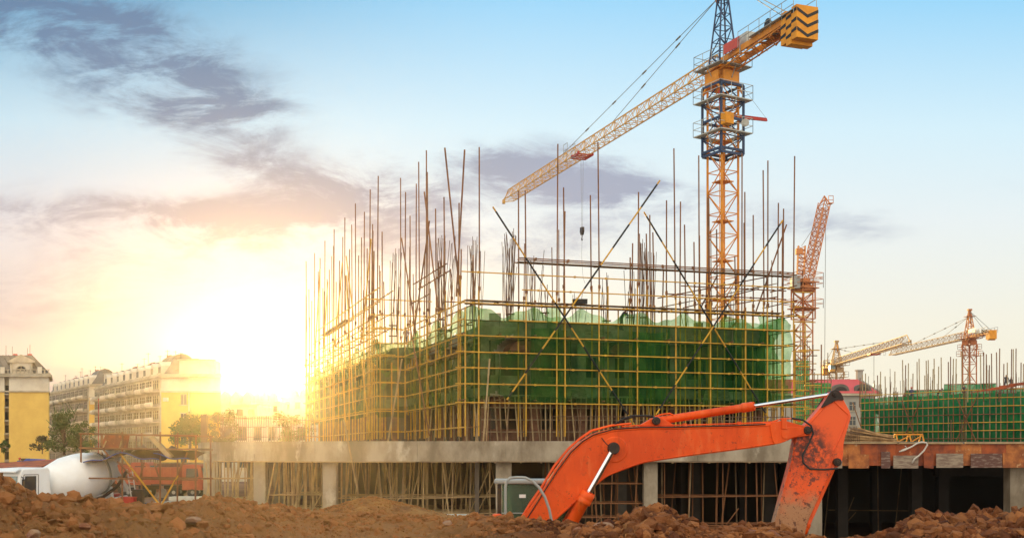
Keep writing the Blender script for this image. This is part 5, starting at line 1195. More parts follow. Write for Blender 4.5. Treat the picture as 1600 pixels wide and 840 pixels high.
# left block seen from its end
def apt_left():
    y = 260.0; x0, x1 = xat(-70, y), xat(76, y); zc = W(0, 587, y).z; z1 = W(0, 611, y).z
    t = thing('apartment_building', 'yellow walled block with a half round dormer window at the left edge', 'building', (x1, y, 0)); xm = xat(14, y)
    MB().box(((xm + x1) / 2, y + 8, z1 / 2), (x1 - xm, 16, z1)).build('wall', M['apt_yellow'], t)
    MB().box(((xm + x1) / 2, y + 8 - .01, (z1 + zc) / 2), (x1 - xm - .02, 16, zc - z1)).build('upper_wall', M['apt_cream'], t)
    xs = xat(7, y); MB().box(((x0 + xs) / 2, y + 8, z1 / 2), (xs - x0, 16, z1 - .01)).build('wall', M['apt_yellow'], t)
    MB().box(((x0 + xs) / 2, y + 8, (z1 + zc) / 2), (xs - x0, 15.9, zc - z1)).build('upper_wall', M['apt_cream'], t)
    MB().box(((xs + xm) / 2, y + 9, zc / 2), (xm - xs, 14.5, zc)).build('stair_recess', M['apt_cream'], t)
    for k in range(6): 
        z = 2 + k * (zc - 3) / 6; w = MB().box(((xs + xm) / 2, y + 1.7, z + 1.1), ((xm - xs) * .8, .1, 1.8)).build('window', M['glass'], t); MB().box(((xs + xm) / 2, y + .9, z - .1), ((xm - xs) * 1.1, 1.9, .25)).build('window_sill', M['apt_trim'], w)
    for z, o, h_ in ((z1, .25, .35), (zc, .8, .45), (zc + .45, .5, .3)):
        MB().box(((x0 + x1) / 2, y + 8, z), (x1 - x0 + o * 2, 16 + o * 2, h_)).build('cornice', M['apt_trim'], t)
    zt = W(0, 553, y).z; vs = [(x0, y + .4, zc + .6), (x1 + .2, y + .4, zc + .6), (x1 + .2, y + 15.5, zc + .6), (x0, y + 15.5, zc + .6), (x0, y + 3, zt), (x1 - 4.0, y + 3, zt), (x1 - 4.0, y + 13, zt), (x0, y + 13, zt)]
    MB().add(vs, [(0, 1, 5, 4), (1, 2, 6, 5), (2, 3, 7, 6), (3, 0, 4, 7), (4, 5, 6, 7)]).build('mansard_roof', M['roof_grey'], t)
    for i in range(14):
        a = Vector(vs[4]).lerp(Vector(vs[5]), i / 13); b = Vector(vs[0]).lerp(Vector(vs[1]), i / 13); MB().bar(b + Vector((0, -.06, .05)), a + Vector((0, -.06, .05)), .14).build('roof_seam', M['concrete_dark'], t)
    cx = xat(33, y); W_ = 2.6
    dm = MB().prism([(cx + a, y - .1, b) for a, b in ((-W_, zc + .5), (W_, zc + .5), (W_, zc + 3.1), (-W_, zc + 3.1))], (0, 5, 0)).build('dormer', M['apt_cream'], t)
    MB().prism([(cx + a, y - .5, b) for a, b in ((-W_ - .6, zc + 3.1), (W_ + .6, zc + 3.1), (W_ + .6, zc + 3.4), (0, zc + 5.0), (-W_ - .6, zc + 3.4))], (0, 5, 0)).build('pediment', M['apt_trim'], dm)
    arc = [(cx + 1.25 * math.cos(a), y - .14, zc + 1.1 + 1.25 * math.sin(a)) for a in [math.pi * i / 12 for i in range(13)]]; w = MB().prism(arc, (0, .08, 0)).build('arched_window', M['dark_room'], dm)
    ar = MB()
    for i in range(12): ar.bar(Vector(arc[i]) - Vector((0, .04, 0)), Vector(arc[i + 1]) - Vector((0, .04, 0)), .22)
    ar.bar((cx - 1.3, y - .18, zc + 1.1), (cx + 1.3, y - .18, zc + 1.1), .18).bar((cx, y - .18, zc + 1.1), (cx, y - .18, zc + 2.3), .1).bar((cx - 1.1, y - .18, zc + 1.6), (cx + 1.1, y - .18, zc + 1.6), .08).build('window_frame', M['apt_trim'], w)
    for sx in (-1, 1): MB().lathe((cx + sx * (W_ - .35), y - .35, zc + .6), (0, 0, 1), [(0, .3), (.2, .22), (2.2, .2), (2.4, .32)], 10).build('pilaster', M['apt_trim'], dm)
    for px in (4, 62): MB().box((xat(px, y), y - .1, zc + 1.3), (1.0, 1.2, 1.5)).build('chimney', M['apt_cream'], t)
    mb = MB()
    for i in range(24): x = x0 + i * (x1 - x0) / 23; mb.lathe((x, y - .3, zc + .5), (0, 0, 1), [(0, .12), (.3, .18), (.7, .1), (.9, .15)], 6)
    mb.bar((x0, y - .3, zc + 1.45), (x1 + .3, y - .3, zc + 1.45), .25, .15); mb.build('balustrade', M['apt_trim'], t)
    for px, h_ in ((18, 2.2), (42, 1.8), (46, 2.6), (8, 2.4)): MB().tube((xat(px, y), y + 4, zt - .2), (xat(px, y), y + 4, zt + h_), .05, 4).build('antenna', M['grease'], t)
    for px in (19, 42): MB().lathe((xat(px, y), y + 4, zt), (1, 0, 0), [(0, .3), (.1, .45), (1.0, .45), (1.1, .3)], 10).build('water_tank', M['red'], t)
    for o in t.children_recursive:
        for v in o.data.vertices: v.co.x -= v.co.y * .40      # the block stands at an angle
apt_left()
# pale blocks under the sun
def pale_block(px0, px1, py, d, label, rows=3, bays=5, roof=True, m='apt_cream', dep=12):
    x0, x1, z = xat(px0, d), xat(px1, d), W(0, py, d).z; t = thing('apartment_building', label, 'building', ((x0 + x1) / 2, d, 0))
    MB().box(((x0 + x1) / 2, d + dep / 2, z / 2), (x1 - x0, dep, z)).build('wall', M[m], t); MB().box(((x0 + x1) / 2, d + dep / 2, z + .1), (x1 - x0 + .8, dep + .8, .4)).build('cornice', M['apt_trim'], t)
    fh = max(3.0, (z - 1) / rows)
    for r_ in range(rows):
        for b in range(bays):
            x = x0 + (b + .5) * (x1 - x0) / bays; zz = 1 + (r_ + .5) * (z - 1.2) / rows
            w = MB().box((x, d - .03, zz), ((x1 - x0) / bays * .5, .06, (z - 1) / rows * .5)).build('window', M['glass'], t); MB().box((x, d - .2, zz - (z - 1) / rows * .3), ((x1 - x0) / bays * .62, .4, .14)).build('window_sill', M['apt_trim'], w)
    if roof:
        for i in range(bays - 1):
            x = x0 + (i + 1) * (x1 - x0) / bays; q = (x1 - x0) / bays * .42; MB().prism([(x - q, d + 1, z + .2), (x + q, d + 1, z + .2), (x + q * .7, d + 1, z + 2.2), (x, d + 1, z + 3.1), (x - q * .7, d + 1, z + 2.2)], (0, 4, 0)).build('dormer', M['apt_trim'], t)
    return t
pale_block(330, 402, 632, 250, 'small pale block just right of the long apartment block', 4, 4)
pale_block(376, 436, 628, 330, 'sun bleached block with gabled dormers below the brightest sky', 5, 5)
pale_block(440, 540, 622, 350, 'sun bleached block with gabled dormers meeting the left end of the scaffold', 5, 6)
pale_block(345, 482, 653, 150, 'low white house behind the bare bars on the slab', 2, 6, roof=False, m='plaster_white')
# ================================================================== trees and bushes
def leaves(mb, c, r, n, size, rs, squash=.8):
    for _ in range(n):
        v = rs.randn(3); v /= np.linalg.norm(v); rad = rs.rand() ** .45; p = np.array(c) + v * r * rad * np.array([1, 1, squash])
        a = rs.randn(3); a /= np.linalg.norm(a); b = np.cross(a, rs.randn(3)); b /= np.linalg.norm(b); s = size * rs.uniform(.5, 1.3)
        mb.add([p - a * s, p + b * s * .5, p + a * s, p - b * s * .5], [(0, 1, 2, 3)])
def tree(label, px, ybase, d, h, spread, seed, m='foliage', name='tree', n=22, cat='tree', dens=90, lsz=.22, spiky=False, group=None):
    rs = np.random.RandomState(seed); x = xat(px, d); z0 = W(0, ybase, d).z if ybase else 0
    t = thing(name, label, cat, (x, d, z0), group); tr = MB(); tr.tube((x, d, z0 - .3), (x + .1, d, z0 + h * .45), h * .035, 8, h * .022)
    cr = MB()
    for i in range(n):
        a = rs.uniform(0, 2 * math.pi); rr = spread * rs.uniform(.1, 1) ** .7; zz = z0 + h * rs.uniform(.22, 1.0) ; f = 1 - abs((zz - z0) / h - .5) * 1.2
        p = (x + math.cos(a) * rr * max(f, .25), d + math.sin(a) * rr * max(f, .25), zz - .1 * h)
        tr.tube((x, d, z0 + h * rs.uniform(.1, .4)), p, h * .012, 5, h * .004); leaves(cr, p, spread * rs.uniform(.2, .42), dens, lsz, rs)
    if spiky:
        for i in range(60):
            a = rs.uniform(0, 2 * math.pi); b = np.array([x + rs.uniform(-.5, .5) * spread, d, z0 + h * rs.uniform(.5, .95)]); v = np.array([math.cos(a) * .5, math.sin(a) * .3, rs.uniform(.3, 1)]); L = rs.uniform(1, 2.6); w = np.array([.09, 0, .03])
            cr.add([b - w, b + w, b + v * L + w * .3, b + v * L - w * .3], [(0, 1, 2, 3)])
    tr.build('trunk', M['bark'], t); cr.build('crown', M[m], t); return t
tree('feathery green tree with upright sprays in front of the left apartment blocks', 100, 708, 190, 7.4, 3.6, 1, n=30, dens=110, spiky=True)
tree('rounded green tree behind the raised wooden box on the site shelter', 128, 708, 180, 5.6, 2.8, 2, n=20)
tree('dark reddish bush by the corner of the left yellow wall', 66, 706, 200, 3.0, 2.0, 3, 'foliage_dark', 'bush', 14, 'bush')
tree('small round green bush under the stair windows of the left block', 5, 706, 210, 2.2, 1.3, 4, 'foliage', 'bush', 10, 'bush')
tree('sunlit tree between the long apartment block and the concrete slab', 297, 700, 120, 4.0, 2.4, 5, n=24, dens=110, lsz=.16)
tree('glowing golden tree behind the left end of the bars on the slab', 348, 700, 118, 4.2, 2.2, 6, n=18, lsz=.16)
tree('low golden tree behind the bars near the scaffold foot', 448, 700, 130, 4.2, 3.0, 7, n=18, lsz=.16)
# ================================================================== yard behind: bank wall, shed, van, cone
bw_ = thing('brick_wall', 'long low red brown boundary wall running behind the white mixer truck', 'wall', (xat(60, 120), 120, 0))
MB().box((xat(70, 120), 120, 1.35), (34, .4, 2.7)).build('wall', M['brick'], bw_); MB().box((xat(70, 120), 120, 2.78), (34.2, .6, .16)).build('coping', M['plank'], bw_)
sh = thing('shed', 'low shed with a rusty red sheet roof left of the mixer truck cab', 'shed', (xat(20, 84), 84, 0)); x0, x1 = xat(-40, 84), xat(64, 84)
MB().box(((x0 + x1) / 2, 86, 1.2), (x1 - x0 - .4, 3.4, 2.4)).build('wall', M['plaster_wall'], sh); MB().prism([(x0, 83.8, 2.35), (x1, 83.8, 2.75), (x1, 88, 3.35), (x0, 88, 3.0)], (0, 0, .12)).build('roof', M['board_rust'], sh)
for x in (x0 + .3, (x0 + x1) / 2, x1 - .4): MB().bar((x, 84, 0), (x, 84, 2.45), .1).build('post', M['plank'], sh)
vn = thing('utility_cart', 'small blue covered cart standing on the bank above the red shed roof', 'cart', (xat(54, 112), 112, 2.2)); cx = xat(54, 112)
MB().prism([(cx + a, 111.4, 2.2 + b) for a, b in ((-1.0, .25), (1.0, .25), (1.05, .8), (.9, 1.05), (-.6, 1.1), (-1.0, .8))], (0, 1.2, 0)).build('cover', M['blue_tarp'], vn, bevel=.05)
MB().box((cx - .9, 112, 2.95), (.5, 1.1, .75)).build('cab', M['grease'], vn, bevel=.04)
for a in (-.65, .65):
    for b in (111.4, 112.5): MB().lathe((cx + a, b, 2.25), (0, 1, 0), [(0, .12), (.03, .24), (.12, .24), (.15, .12)], 14).build('wheel', M['rubber'], vn)
MB().box((xat(70, 112), 113, 1.1), (26, 5, 2.2)).build('bank', M['brick'], None)['kind'] = 'structure'
cn = MB().lathe((xat(69.5, 111), 111, 2.2), (0, 0, 1), [(0, .34), (.05, .34), (.06, .2), (.9, .05), (.92, .02)], 12).build('traffic_cone', M['helmet_red']); tag(cn, 'red cone on the bank right of the blue cart', 'cone')
person('worker in a red cap standing on the bank left of the blue cart', (xat(30, 111.2), 111.2, 2.2), .6, 'crouch', top=(.1, .2, .4), helmet='helmet_red')
# ================================================================== concrete mixer truck
def mixer():
    y0 = 60.0; hd = Vector((-.50, -.866, 0)); sd_ = Vector((.866, -.50, 0))     # heading; sd_: the side we see
    fc = Vector((xat(28, 58.2), 58.2, 0))                                   # front corner nearest the seen side
    t = thing('concrete_mixer_truck', 'white concrete mixer truck with its big drum, behind the red soil at left', 'truck', (fc.x, fc.y, 0))
    P = lambda a, b, z: fc - hd * a - sd_ * b + up(z)                         # a: back from the front, b: across from the seen side
    Wd = 2.45
    prof = [(0.0, .75), (0.0, 1.75), (.16, 2.85), (.32, 3.1), (1.85, 3.16), (1.95, 3.0), (1.95, .75)]
    cabo = MB().prism([P(a, 0, z) for a, z in prof], -sd_ * Wd).build('cab', M['white_paint'], t, bevel=.06)
    MB().prism([P(-.02 + (z - 1.75) * .145, b, z) for b, z in ((.14, 1.8), (Wd - .14, 1.8), (Wd - .2, 2.72), (.2, 2.72))], hd * .03).build('windscreen', M['screen_glass'], cabo)
    MB().prism([P(a, -.012, z) for a, z in ((.30, 1.85), (1.08, 1.85), (1.08, 2.72), (.42, 2.72))], sd_ * .012).build('side_window', M['dark_room'], cabo)
    for a0, a1 in ((.2, 1.22),):
        d_ = MB()
        for q, w_ in (((a0, .95), (a0, 1.8)), ((a0, 1.8), (.36, 2.8)), ((.36, 2.8), (a1, 2.8)), ((a1, 2.8), (a1, .95))): d_.bar(P(q[0], -.01, q[1]), P(w_[0], -.01, w_[1]), .025)
        d_.build('door_seam', M['grease'], cabo)
    MB().bar(P(.98, -.05, 1.55), P(1.15, -.05, 1.55), .05).build('door_handle', M['grease'], cabo)
    MB().box(P(.12, -.28, 2.35), (.12, .1, .45)).bar(P(.2, -.02, 2.7), P(.12, -.28, 2.6), .04).build('wing_mirror', M['grease'], cabo)
    MB().bar(P(-.03, .2, 1.72), P(-.03, Wd - .2, 1.72), .05, .08).bar(P(-.01, .2, 1.3), P(-.01, Wd - .2, 1.3), .03, .25).build('grille', M['grease'], cabo)
    for b in (.6, 1.0, 1.4): MB().box(P(.28, b, 2.98), (.16, .16, .1), Matrix.Rotation(math.atan2(hd.y, hd.x), 3, 'Z')).build('marker_lamp', M['green_lamp'], cabo)
    MB().prism([P(-.12, b, 2.92) for b in (.05, Wd - .05)] + [P(.2, b, 3.08) for b in (Wd - .05, .05)], up(.05)).build('sun_visor', M['white_paint'], cabo)
    for b in (.3, Wd - .3): MB().box(P(-.04, b, 1.0), (.3, .3, .22), Matrix.Rotation(math.atan2(hd.y, hd.x), 3, 'Z')).build('headlight', M['chrome'], cabo)
    # chassis
    MB().bar(P(.6, .7, .9), P(8.3, .7, .9), .1, .3).bar(P(.6, Wd - .7, .9), P(8.3, Wd - .7, .9), .1, .3).build('chassis', M['grease'], t)
    # drum: rises towards the rear
    c0 = P(2.35, Wd / 2, 2.05); ax = (-hd * 1.0 + up(.20)).normalized()
    dr = MB().lathe(c0, ax, [(0, .55), (.05, .75), (.35, 1.0), (1.6, 1.33), (2.4, 1.36), (3.0, 1.33), (3.9, 1.08), (4.7, .68), (4.75, .5)], 48).build('drum', M['white_paint'], t, smooth=True)
    MB().lathe(c0 + ax * 3.62, ax, [(0, 1.18), (.02, 1.24), (.16, 1.2), (.18, 1.12)], 48).build('roller_ring', M['grey_steel'], dr)
    # hopper, chute, front support
    h0 = c0 + ax * 4.9; MB().lathe(h0 + up(.2), (0, 0, 1), [(0, .25), (.9, .65), (1.0, .7)], 12).build('hopper', M['white_paint'], t)
    MB().prism([h0 + sd_ * a + up(b) for a, b in ((-.3, .1), (.3, .1), (.2, -.15), (-.2, -.15))], -hd * .9 + up(-1.2)).build('chute', M['white_paint'], t)
    MB().prism([P(2.2, .35, 1.0), P(2.2, Wd - .35, 1.0), P(2.2, Wd - .6, 2.6), P(2.2, .6, 2.6)], hd * -.15).build('drum_support', M['white_paint'], t)
    MB().prism([P(6.4, .35, 1.0), P(6.4, Wd - .35, 1.0), P(6.6, Wd - .8, 2.0), P(6.6, .8, 2.0)], hd * -.15).build('drum_support', M['white_paint'], t)
    MB().path([P(2.6, .05, 1.05), P(4.0, .0, 1.15), P(5.4, 0, 1.45), P(6.4, .0, 2.0), P(7.2, .1, 2.9)], .10, 8).build('side_rail', M['grease'], t)
    MB().prism([P(a, .1, z) for a, z in ((3.6, 1.0), (7.6, 1.0), (7.2, 1.5), (6.0, 1.35), (4.6, 1.1))], -sd_ * .1).build('mudguard', M['white_paint'], t)
    ld = MB()
    for o in (0, .35): ld.bar(P(7.5 + o, -.05, .7), P(7.2 + o, .1, 3.0), .05)
    for k in range(8): ld.bar(P(7.46 - k * .04, -.05, .9 + k * .27), P(7.81 - k * .04, -.05, .9 + k * .27), .035)
    ld.build('ladder', M['white_paint'], t)
    for a in (1.0, 5.2, 6.5):
        for b in (0.0, Wd - .35):
            w = MB().lathe(P(a, b, .5), -sd_, [(0, .3), (.02, .48), (.08, .52), (.27, .52), (.33, .48), (.35, .3)], 24).build('wheel', M['rubber'], t)
            MB().lathe(P(a, b - .02, .5), -sd_, [(0, .12), (.05, .28), (.39, .28)], 16).build('rim', M['grey_steel'], w)
mixer()
# ================================================================== dump trucks
def dump_truck(label, cx, y, s=1.0):
    t = thing('dump_truck', label, 'truck', (cx, y, 0), 'red dump trucks parked behind the shelter'); B = lambda x, yy, z: Vector((cx + x * s, y + yy * s, z * s))
    cabo = MB().prism([B(a, -1.2, z) for a, z in ((2.35, .7), (4.2, .7), (4.25, 1.7), (4.05, 2.85), (3.8, 3.0), (2.4, 3.0), (2.35, 2.8))], (0, 2.4 * s, 0)).build('cab', M['truck_red'], t, bevel=.06)
    MB().prism([B(a, -1.215, z) for a, z in ((2.7, 1.8), (3.6, 1.8), (3.85, 1.95), (3.75, 2.65), (2.75, 2.65))], (0, .012, 0)).build('side_window', M['glass'], cabo)
    MB().prism([B(4.27 - (z - 1.75) * .17, b, z) for b, z in ((-1.05, 1.8), (1.05, 1.8), (1.0, 2.7), (-1.0, 2.7))], (.02, 0, 0)).build('windscreen', M['screen_glass'], cabo)
    MB().box(B(4.25, 0, 1.1), (.12, 2.2 * s, .5)).build('bumper', M['grease'], cabo)
    bed = MB().prism([B(a, -1.25, z) for a, z in ((-3.6, 1.25), (2.1, 1.25), (2.1, 2.75), (-3.7, 2.75))], (0, 2.5 * s, 0)).build('tipper_body', M['truck_red'], t, bevel=.03)
    rb = MB()
    for k in range(10): rb.bar(B(-3.5 + k * .6, -1.29, 1.3), B(-3.5 + k * .6, -1.29, 2.7), .1)
    for z in (1.35, 2.0, 2.72): rb.bar(B(-3.65, -1.30, z), B(2.1, -1.30, z), .09, .1)
    rb.build('side_rib', M['truck_red'], bed)
    MB().box(B(0, 0, .95), (7.6 * s, .9 * s, .35)).build('chassis', M['grease'], t)
    for a in (3.3, 1.6, -1.2, -2.5):
        for b in (-1.2, .85):
            w = MB().lathe(B(a, b, .5), (0, 1, 0), [(0, .3 * s), (.02, .47 * s), (.07, .5 * s), (.30, .5 * s), (.35 * s, .47 * s), (.36 * s, .3 * s)], 22).build('wheel', M['rubber'], t); MB().lathe(B(a, b - .02, .5), (0, 1, 0), [(0, .1 * s), (.05, .27 * s), (.3, .27 * s)], 14).build('rim', M['grey_steel'], w)
dump_truck('brick red dump truck with its cab close to the slab corner', xat(250, 98), 98, .96)
dump_truck('faded red dump truck parked farther left, just behind the mixer truck drum', xat(172, 106), 106, 1.0)
# ================================================================== pipe shelter with tarp
def shelter():
    y = 62.0; t = thing('site_shelter', 'pipe framed working platform with a blue edged tarp roof beside the concrete slab', 'shelter', (xat(220, y), y, 0)); X_ = lambda px, yy=y: xat(px, yy)
    posts = [(127, 677), (191, 674), (250, 674), (305, 680)]
    for px, t_ in posts:
        for yy in (y, y + 3.2): MB().tube((xat(px, y), yy, 0), (xat(px, y) + rnd.uniform(-.05, .05), yy, W(0, t_, y).z), .05, 7).build('post', M['rust_backlit_pipe'], t)
    for px, a_ in ((158, 700), (213, 681), (274, 681)): MB().tube(W(px, 702, y + 3.3), W(px, 679, y + 3.3), .04, 6).build('post', M['rust_backlit_pipe'], t)
    for py, m in ((677, 'rust_backlit_pipe'), (699, 'rust_backlit_pipe'), (746, 'rust_backlit_pipe')):
        for yy in (y - .06, y + 3.15): MB().tube((X_(124), yy, W(0, py, y).z), (X_(309), yy, W(0, py + 3, y).z), .045, 7).build('rail', M[m], t)
    MB().box((X_(218), y + 1.6, W(0, 701, y).z), (X_(306) - X_(128), 3.0, .1)).build('deck_boards', M['brown_tarp'], t)
    for (a, b), (c, d) in (((186, 706), (251, 790)), ((278, 742), (251, 790)), ((183, 720), (215, 752)), ((225, 722), (219, 744)), ((241, 722), (248, 744)), ((293, 706), (271, 756)), ((160, 700), (170, 712))):
        MB().tube(W(a, b, y - .15), W(c, d, y - .15), .05, 7).build('brace', M['yellow_pipe' if b > 740 or d > 780 else 'rust_backlit_pipe'], t)
    # sagging two part tarp
    def tarp(ax, ay, bx, by, name='tarp_roof', seed=1):
        mb = MB(); n = 14; m_ = 8
        for i in range(n + 1):
            for j in range(m_ + 1):
                f = i / n; p = W(ax, ay, y - .3).lerp(W(bx, by, y - .3), f); p.y += j / m_ * 3.2; p.z += .42 * j / m_ - .18 * math.sin(math.pi * f) * .5 - .12 * math.sin(math.pi * j / m_) + .05 * math.sin(9 * f + j); mb.v.append(tuple(p))
        for i in range(n):
            for j in range(m_): a = i * (m_ + 1) + j; mb.f.append((a, a + m_ + 1, a + m_ + 2, a + 1))
        o = mb.build(name, M['brown_tarp'], t, smooth=True); sdm = o.modifiers.new('s', 'SOLIDIFY'); sdm.thickness = .03
        MB().path([Vector(mb.v[i * (m_ + 1)]) - Vector((0, .04, -.02)) for i in range(n + 1)], .02, 5).build('tarp_hem', M['blue_tarp'], t)
    tarp(130, 722, 190, 707); tarp(190, 707, 248, 718); tarp(240, 708, 296, 717)
    MB().prism([W(x, y_, y - .2) for x, y_ in ((232, 683), (238, 681), (268, 712), (262, 716))], (0, .5, 0)).build('leaning_board', M['bamboo'], t)
    return t
shelter()
bxp = thing('wooden_box', 'rust brown tilted board box standing on top of the pipe platform', 'box', W(170, 699, 63)); MB().prism([W(a, b, 62.4) for a, b in ((163, 700), (187, 700), (191, 677), (164, 678), (160, 690))], (0, 1.3, 0)).build('panel', M['board_rust'], bxp, bevel=.02)
MB().bar(W(161, 699, 62.3), W(166, 688, 62.3), .06).bar(W(187, 699, 62.3), W(190, 688, 62.3), .06).bar(W(161, 678, 62.3), W(192, 676, 62.3), .09).build('frame', M['bamboo'], bxp)
def on_ground_box(px, y, w, h, dp, m, label, name, cat, lid=None):
    x = xat(px, y); t = thing(name, label, cat, (x, y, 0)); z0 = 0
    MB().box((x, y, h / 2 + .05), (w, dp, h)).build('housing', M[m], t, bevel=.03); MB().box((x, y, h + .08), (w * 1.08, dp * 1.08, .08)).build('lid', M[lid or m], t, bevel=.01)
    for sx in (-1, 1): MB().box((x + sx * w * .4, y, .04), (.1, dp, .08)).build('foot', M['grease'], t)
    MB().box((x, y - dp / 2 - .012, h * .6), (w * .7, .02, h * .5)).build('door_panel', M[m], t); MB().box((x + w * .28, y - dp / 2 - .04, h * .6), (.04, .04, .16)).build('handle', M['grey_steel'], t)
on_ground_box(202, 63, .75, 1.35, .7, 'red', 'bright red cabinet under the shelter tarp', 'equipment_cabinet', 'cabinet')
on_ground_box(216, 63.4, .55, 1.75, .5, 'grease', 'tall black cabinet beside the red one', 'equipment_cabinet', 'cabinet')
on_ground_box(262, 63.6, 1.1, 1.05, .8, 'grey_steel', 'squat grey cabinet at the foot of the yellow crossed poles', 'equipment_cabinet', 'cabinet')
on_ground_box(243, 64.5, 1.1, .95, .8, 'blue_steel', 'dark blue box behind the crossing of the yellow poles', 'equipment_cabinet', 'cabinet')
on_ground_box(165, 66, 1.3, 1.4, .9, 'red', 'low red machine housing behind the mixer truck ladder', 'machine', 'machine')
on_ground_box(158, 64, .7, .75, .6, 'green_lamp', 'small green and white box by the low red machine', 'crate', 'box', 'white_paint')
person('worker in a pink shirt bending beside the tall black cabinet', (xat(214, 66), 66, .35), 1.2, 'stand', top=(.55, .12, .14))
person('dark haired worker in grey behind the crossed yellow poles', (xat(254, 66.5), 66.5, .35), -.4, 'stand', top=(.25, .22, .2))
cs = thing('concrete_slab_stack', 'white stacked slabs lying right of the shelter cabinets', 'slab stack', (xat(290, 72), 72, .55))
for k in range(2): MB().box((xat(291, 72) + k * .1, 72, .75 + k * .26), (2.1, 1.2, .22)).build('slab', M['plaster_white'], cs, bevel=.01)
for k in (-.7, .7): MB().box((xat(291, 72) + k, 72, .32), (.2, 1.1, .6)).build('sleeper', M['plank'], cs)
ws = thing('steel_sheet_stack', 'pale flat sheets on the ground at the right foot of the sandy heap', 'sheets', (xat(716, 62), 62, 0)); MB().box((xat(716, 62), 62, .42), (1.9, .9, .07)).box((xat(718, 62), 62.1, .50), (1.8, .8, .05)).build('sheet', M['pale_steel'], ws)
for k in (-.6, .6): MB().box((xat(716, 62) + k, 62, .19), (.12, .9, .38)).build('bearer', M['plank'], ws)
pl_ = thing('utility_pole', 'thin red and white painted pole in front of the receding apartment block', 'pole', (xat(154, 100), 100, 0)); MB().tube((xat(154, 100), 100, 0), (xat(154, 100), 100, W(0, 622, 100).z), .03, 6).build('pole', M['red'], pl_)
# ================================================================== right hand site: formwork edge, panels, timber
fe = thing('formwork_edge', 'long red brown timber formwork edge of the deck at right above the black opening', 'formwork', (26, 66, 3.2))
YF = 66.0
def formwork():
    x0 = xat(1312, YF); x1 = 47.0; zt = W(0, 693, YF).z; zb = W(0, 727, YF).z; x = x0; i = 0; r = random.Random(8)
    while x < x1:
        w = r.uniform(.9, 2.3); MB().box((x + w / 2, YF + .004 * (i % 3), (zt + zb) / 2 + .01 * (i % 2)), (w - .01, .06, zt - zb)).build('form_panel', M[r.choice(['board_rust', 'board_rust', 'board_dark', 'board_orange'])], fe); x += w; i += 1
    MB().box(((x0 + x1) / 2, YF + .5, (zt + zb) / 2 - .05), (x1 - x0, .8, zt - zb - .3)).build('edge_beam', M['concrete_dark'], fe)
    x = x0 - .3
    while x < x1:
        w = r.uniform(3, 4.2); MB().box((x + w / 2, YF - .05, zt + .06 + r.uniform(-.02, .02)), (w, .25, .09)).build('top_board', M['bamboo'], fe); x += w + r.uniform(-.1, .25)
    # the deck behind the boards down to the main slab
    MB().box(((x0 + x1) / 2 + .2, 68.3, 4.12), (x1 - x0, 3.9, .5)).build('deck', M['concrete_dark'], fe)
    for px, y in ((1590, 67.2),): 
        for k in range(3): MB().box((xat(px, y) + k * 6.2, y + .4, .7), (.95, .95, 5.2)).build('column', M['concrete'], fe, bevel=.02)
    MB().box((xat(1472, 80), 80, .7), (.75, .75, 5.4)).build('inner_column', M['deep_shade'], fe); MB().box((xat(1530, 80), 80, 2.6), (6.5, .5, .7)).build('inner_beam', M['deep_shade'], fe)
formwork()
def loose_panel(px0, px1, py0, py1, m, label, tilt=0, dy=-.16):
    y = YF + dy; p = [W(px0, py0, y), W(px1, py0 + tilt, y), W(px1 + tilt * .6, py1 + tilt, y), W(px0 + tilt * .6, py1, y)]
    o = MB().prism(p, (0, .035, 0)).build('plywood_panel', M[m]); tag(o, label, 'panel', 'plywood panels hung on the formwork edge')
loose_panel(1294, 1316, 711, 731, 'board_grey', 'half hidden brownish panel closest to the excavator arm')
loose_panel(1326, 1358, 709, 731, 'board_orange', 'first orange panel right of the excavator arm')
loose_panel(1377, 1391, 705, 731, 'board_dark', 'narrow dark purple panel left of the hanging white rag')
loose_panel(1396, 1435, 711, 731, 'board_grey', 'tan weathered panel under the hanging white rag', dy=-.2)
loose_panel(1443, 1458, 706, 730, 'board_rust', 'slanted narrow red panel right of the white rag', tilt=1.5)
loose_panel(1463, 1505, 708, 730, 'board_grey', 'widest pale grey worn panel', dy=-.2)
loose_panel(1517, 1566, 708, 730, 'board_dark', 'dark panel with whitish scuffs, second from the right edge')
loose_panel(1567, 1606, 707, 730, 'board_orange', 'light orange panel cut by the right edge')
M['rag'] = mat('white_rag', (.62, .58, .5), .9)
rg = MB(); y = YF - .3
rg.path([W(a, b, y) for a, b in ((1405, 705), (1412, 703), (1425, 697), (1433, 692), (1440, 690), (1447, 691), (1449, 694), (1444, 703), (1436, 711), (1429, 716), (1425, 723))], .05, 6)
rg.path([W(a, b, y + .04) for a, b in ((1414, 696), (1417, 699), (1408, 703))], .03, 5); tag(rg.build('hanging_rag', M['rag'], smooth=True), 'twisted white rag hanging over the formwork edge at right', 'rag')
def lumber():
    r = random.Random(2); y0 = 70.5; t = thing('timber_pile', 'heap of loose sawn timber lengths on the deck right of the excavator arm', 'timber', (xat(1355, y0), y0, 4.63))
    z = 4.66
    for lay in range(9):
        n = 8 - lay // 2
        for k in range(n):
            x0 = xat(1318, y0) + r.uniform(-.2, .5) + lay * .06; L = (3.4 - lay * .16) * r.uniform(.75, 1.05); yy = y0 + k * .2 + r.uniform(-.05, .05); dz = r.uniform(-.03, .05)
            a = Vector((x0, yy, z + dz)); b = a + Vector((L, r.uniform(-.5, .5), r.uniform(-.16, .04) - lay * .055)); MB().bar(a, b, .1, .075).build('timber_length', M['timber' if r.random() < .75 else 'plank'], t)
        z += .105
lumber()
tz = thing('steel_trestle', 'small orange trestle on the deck beside the timber heap', 'trestle', (xat(1420, 71), 71, 4.63)); mb = MB()
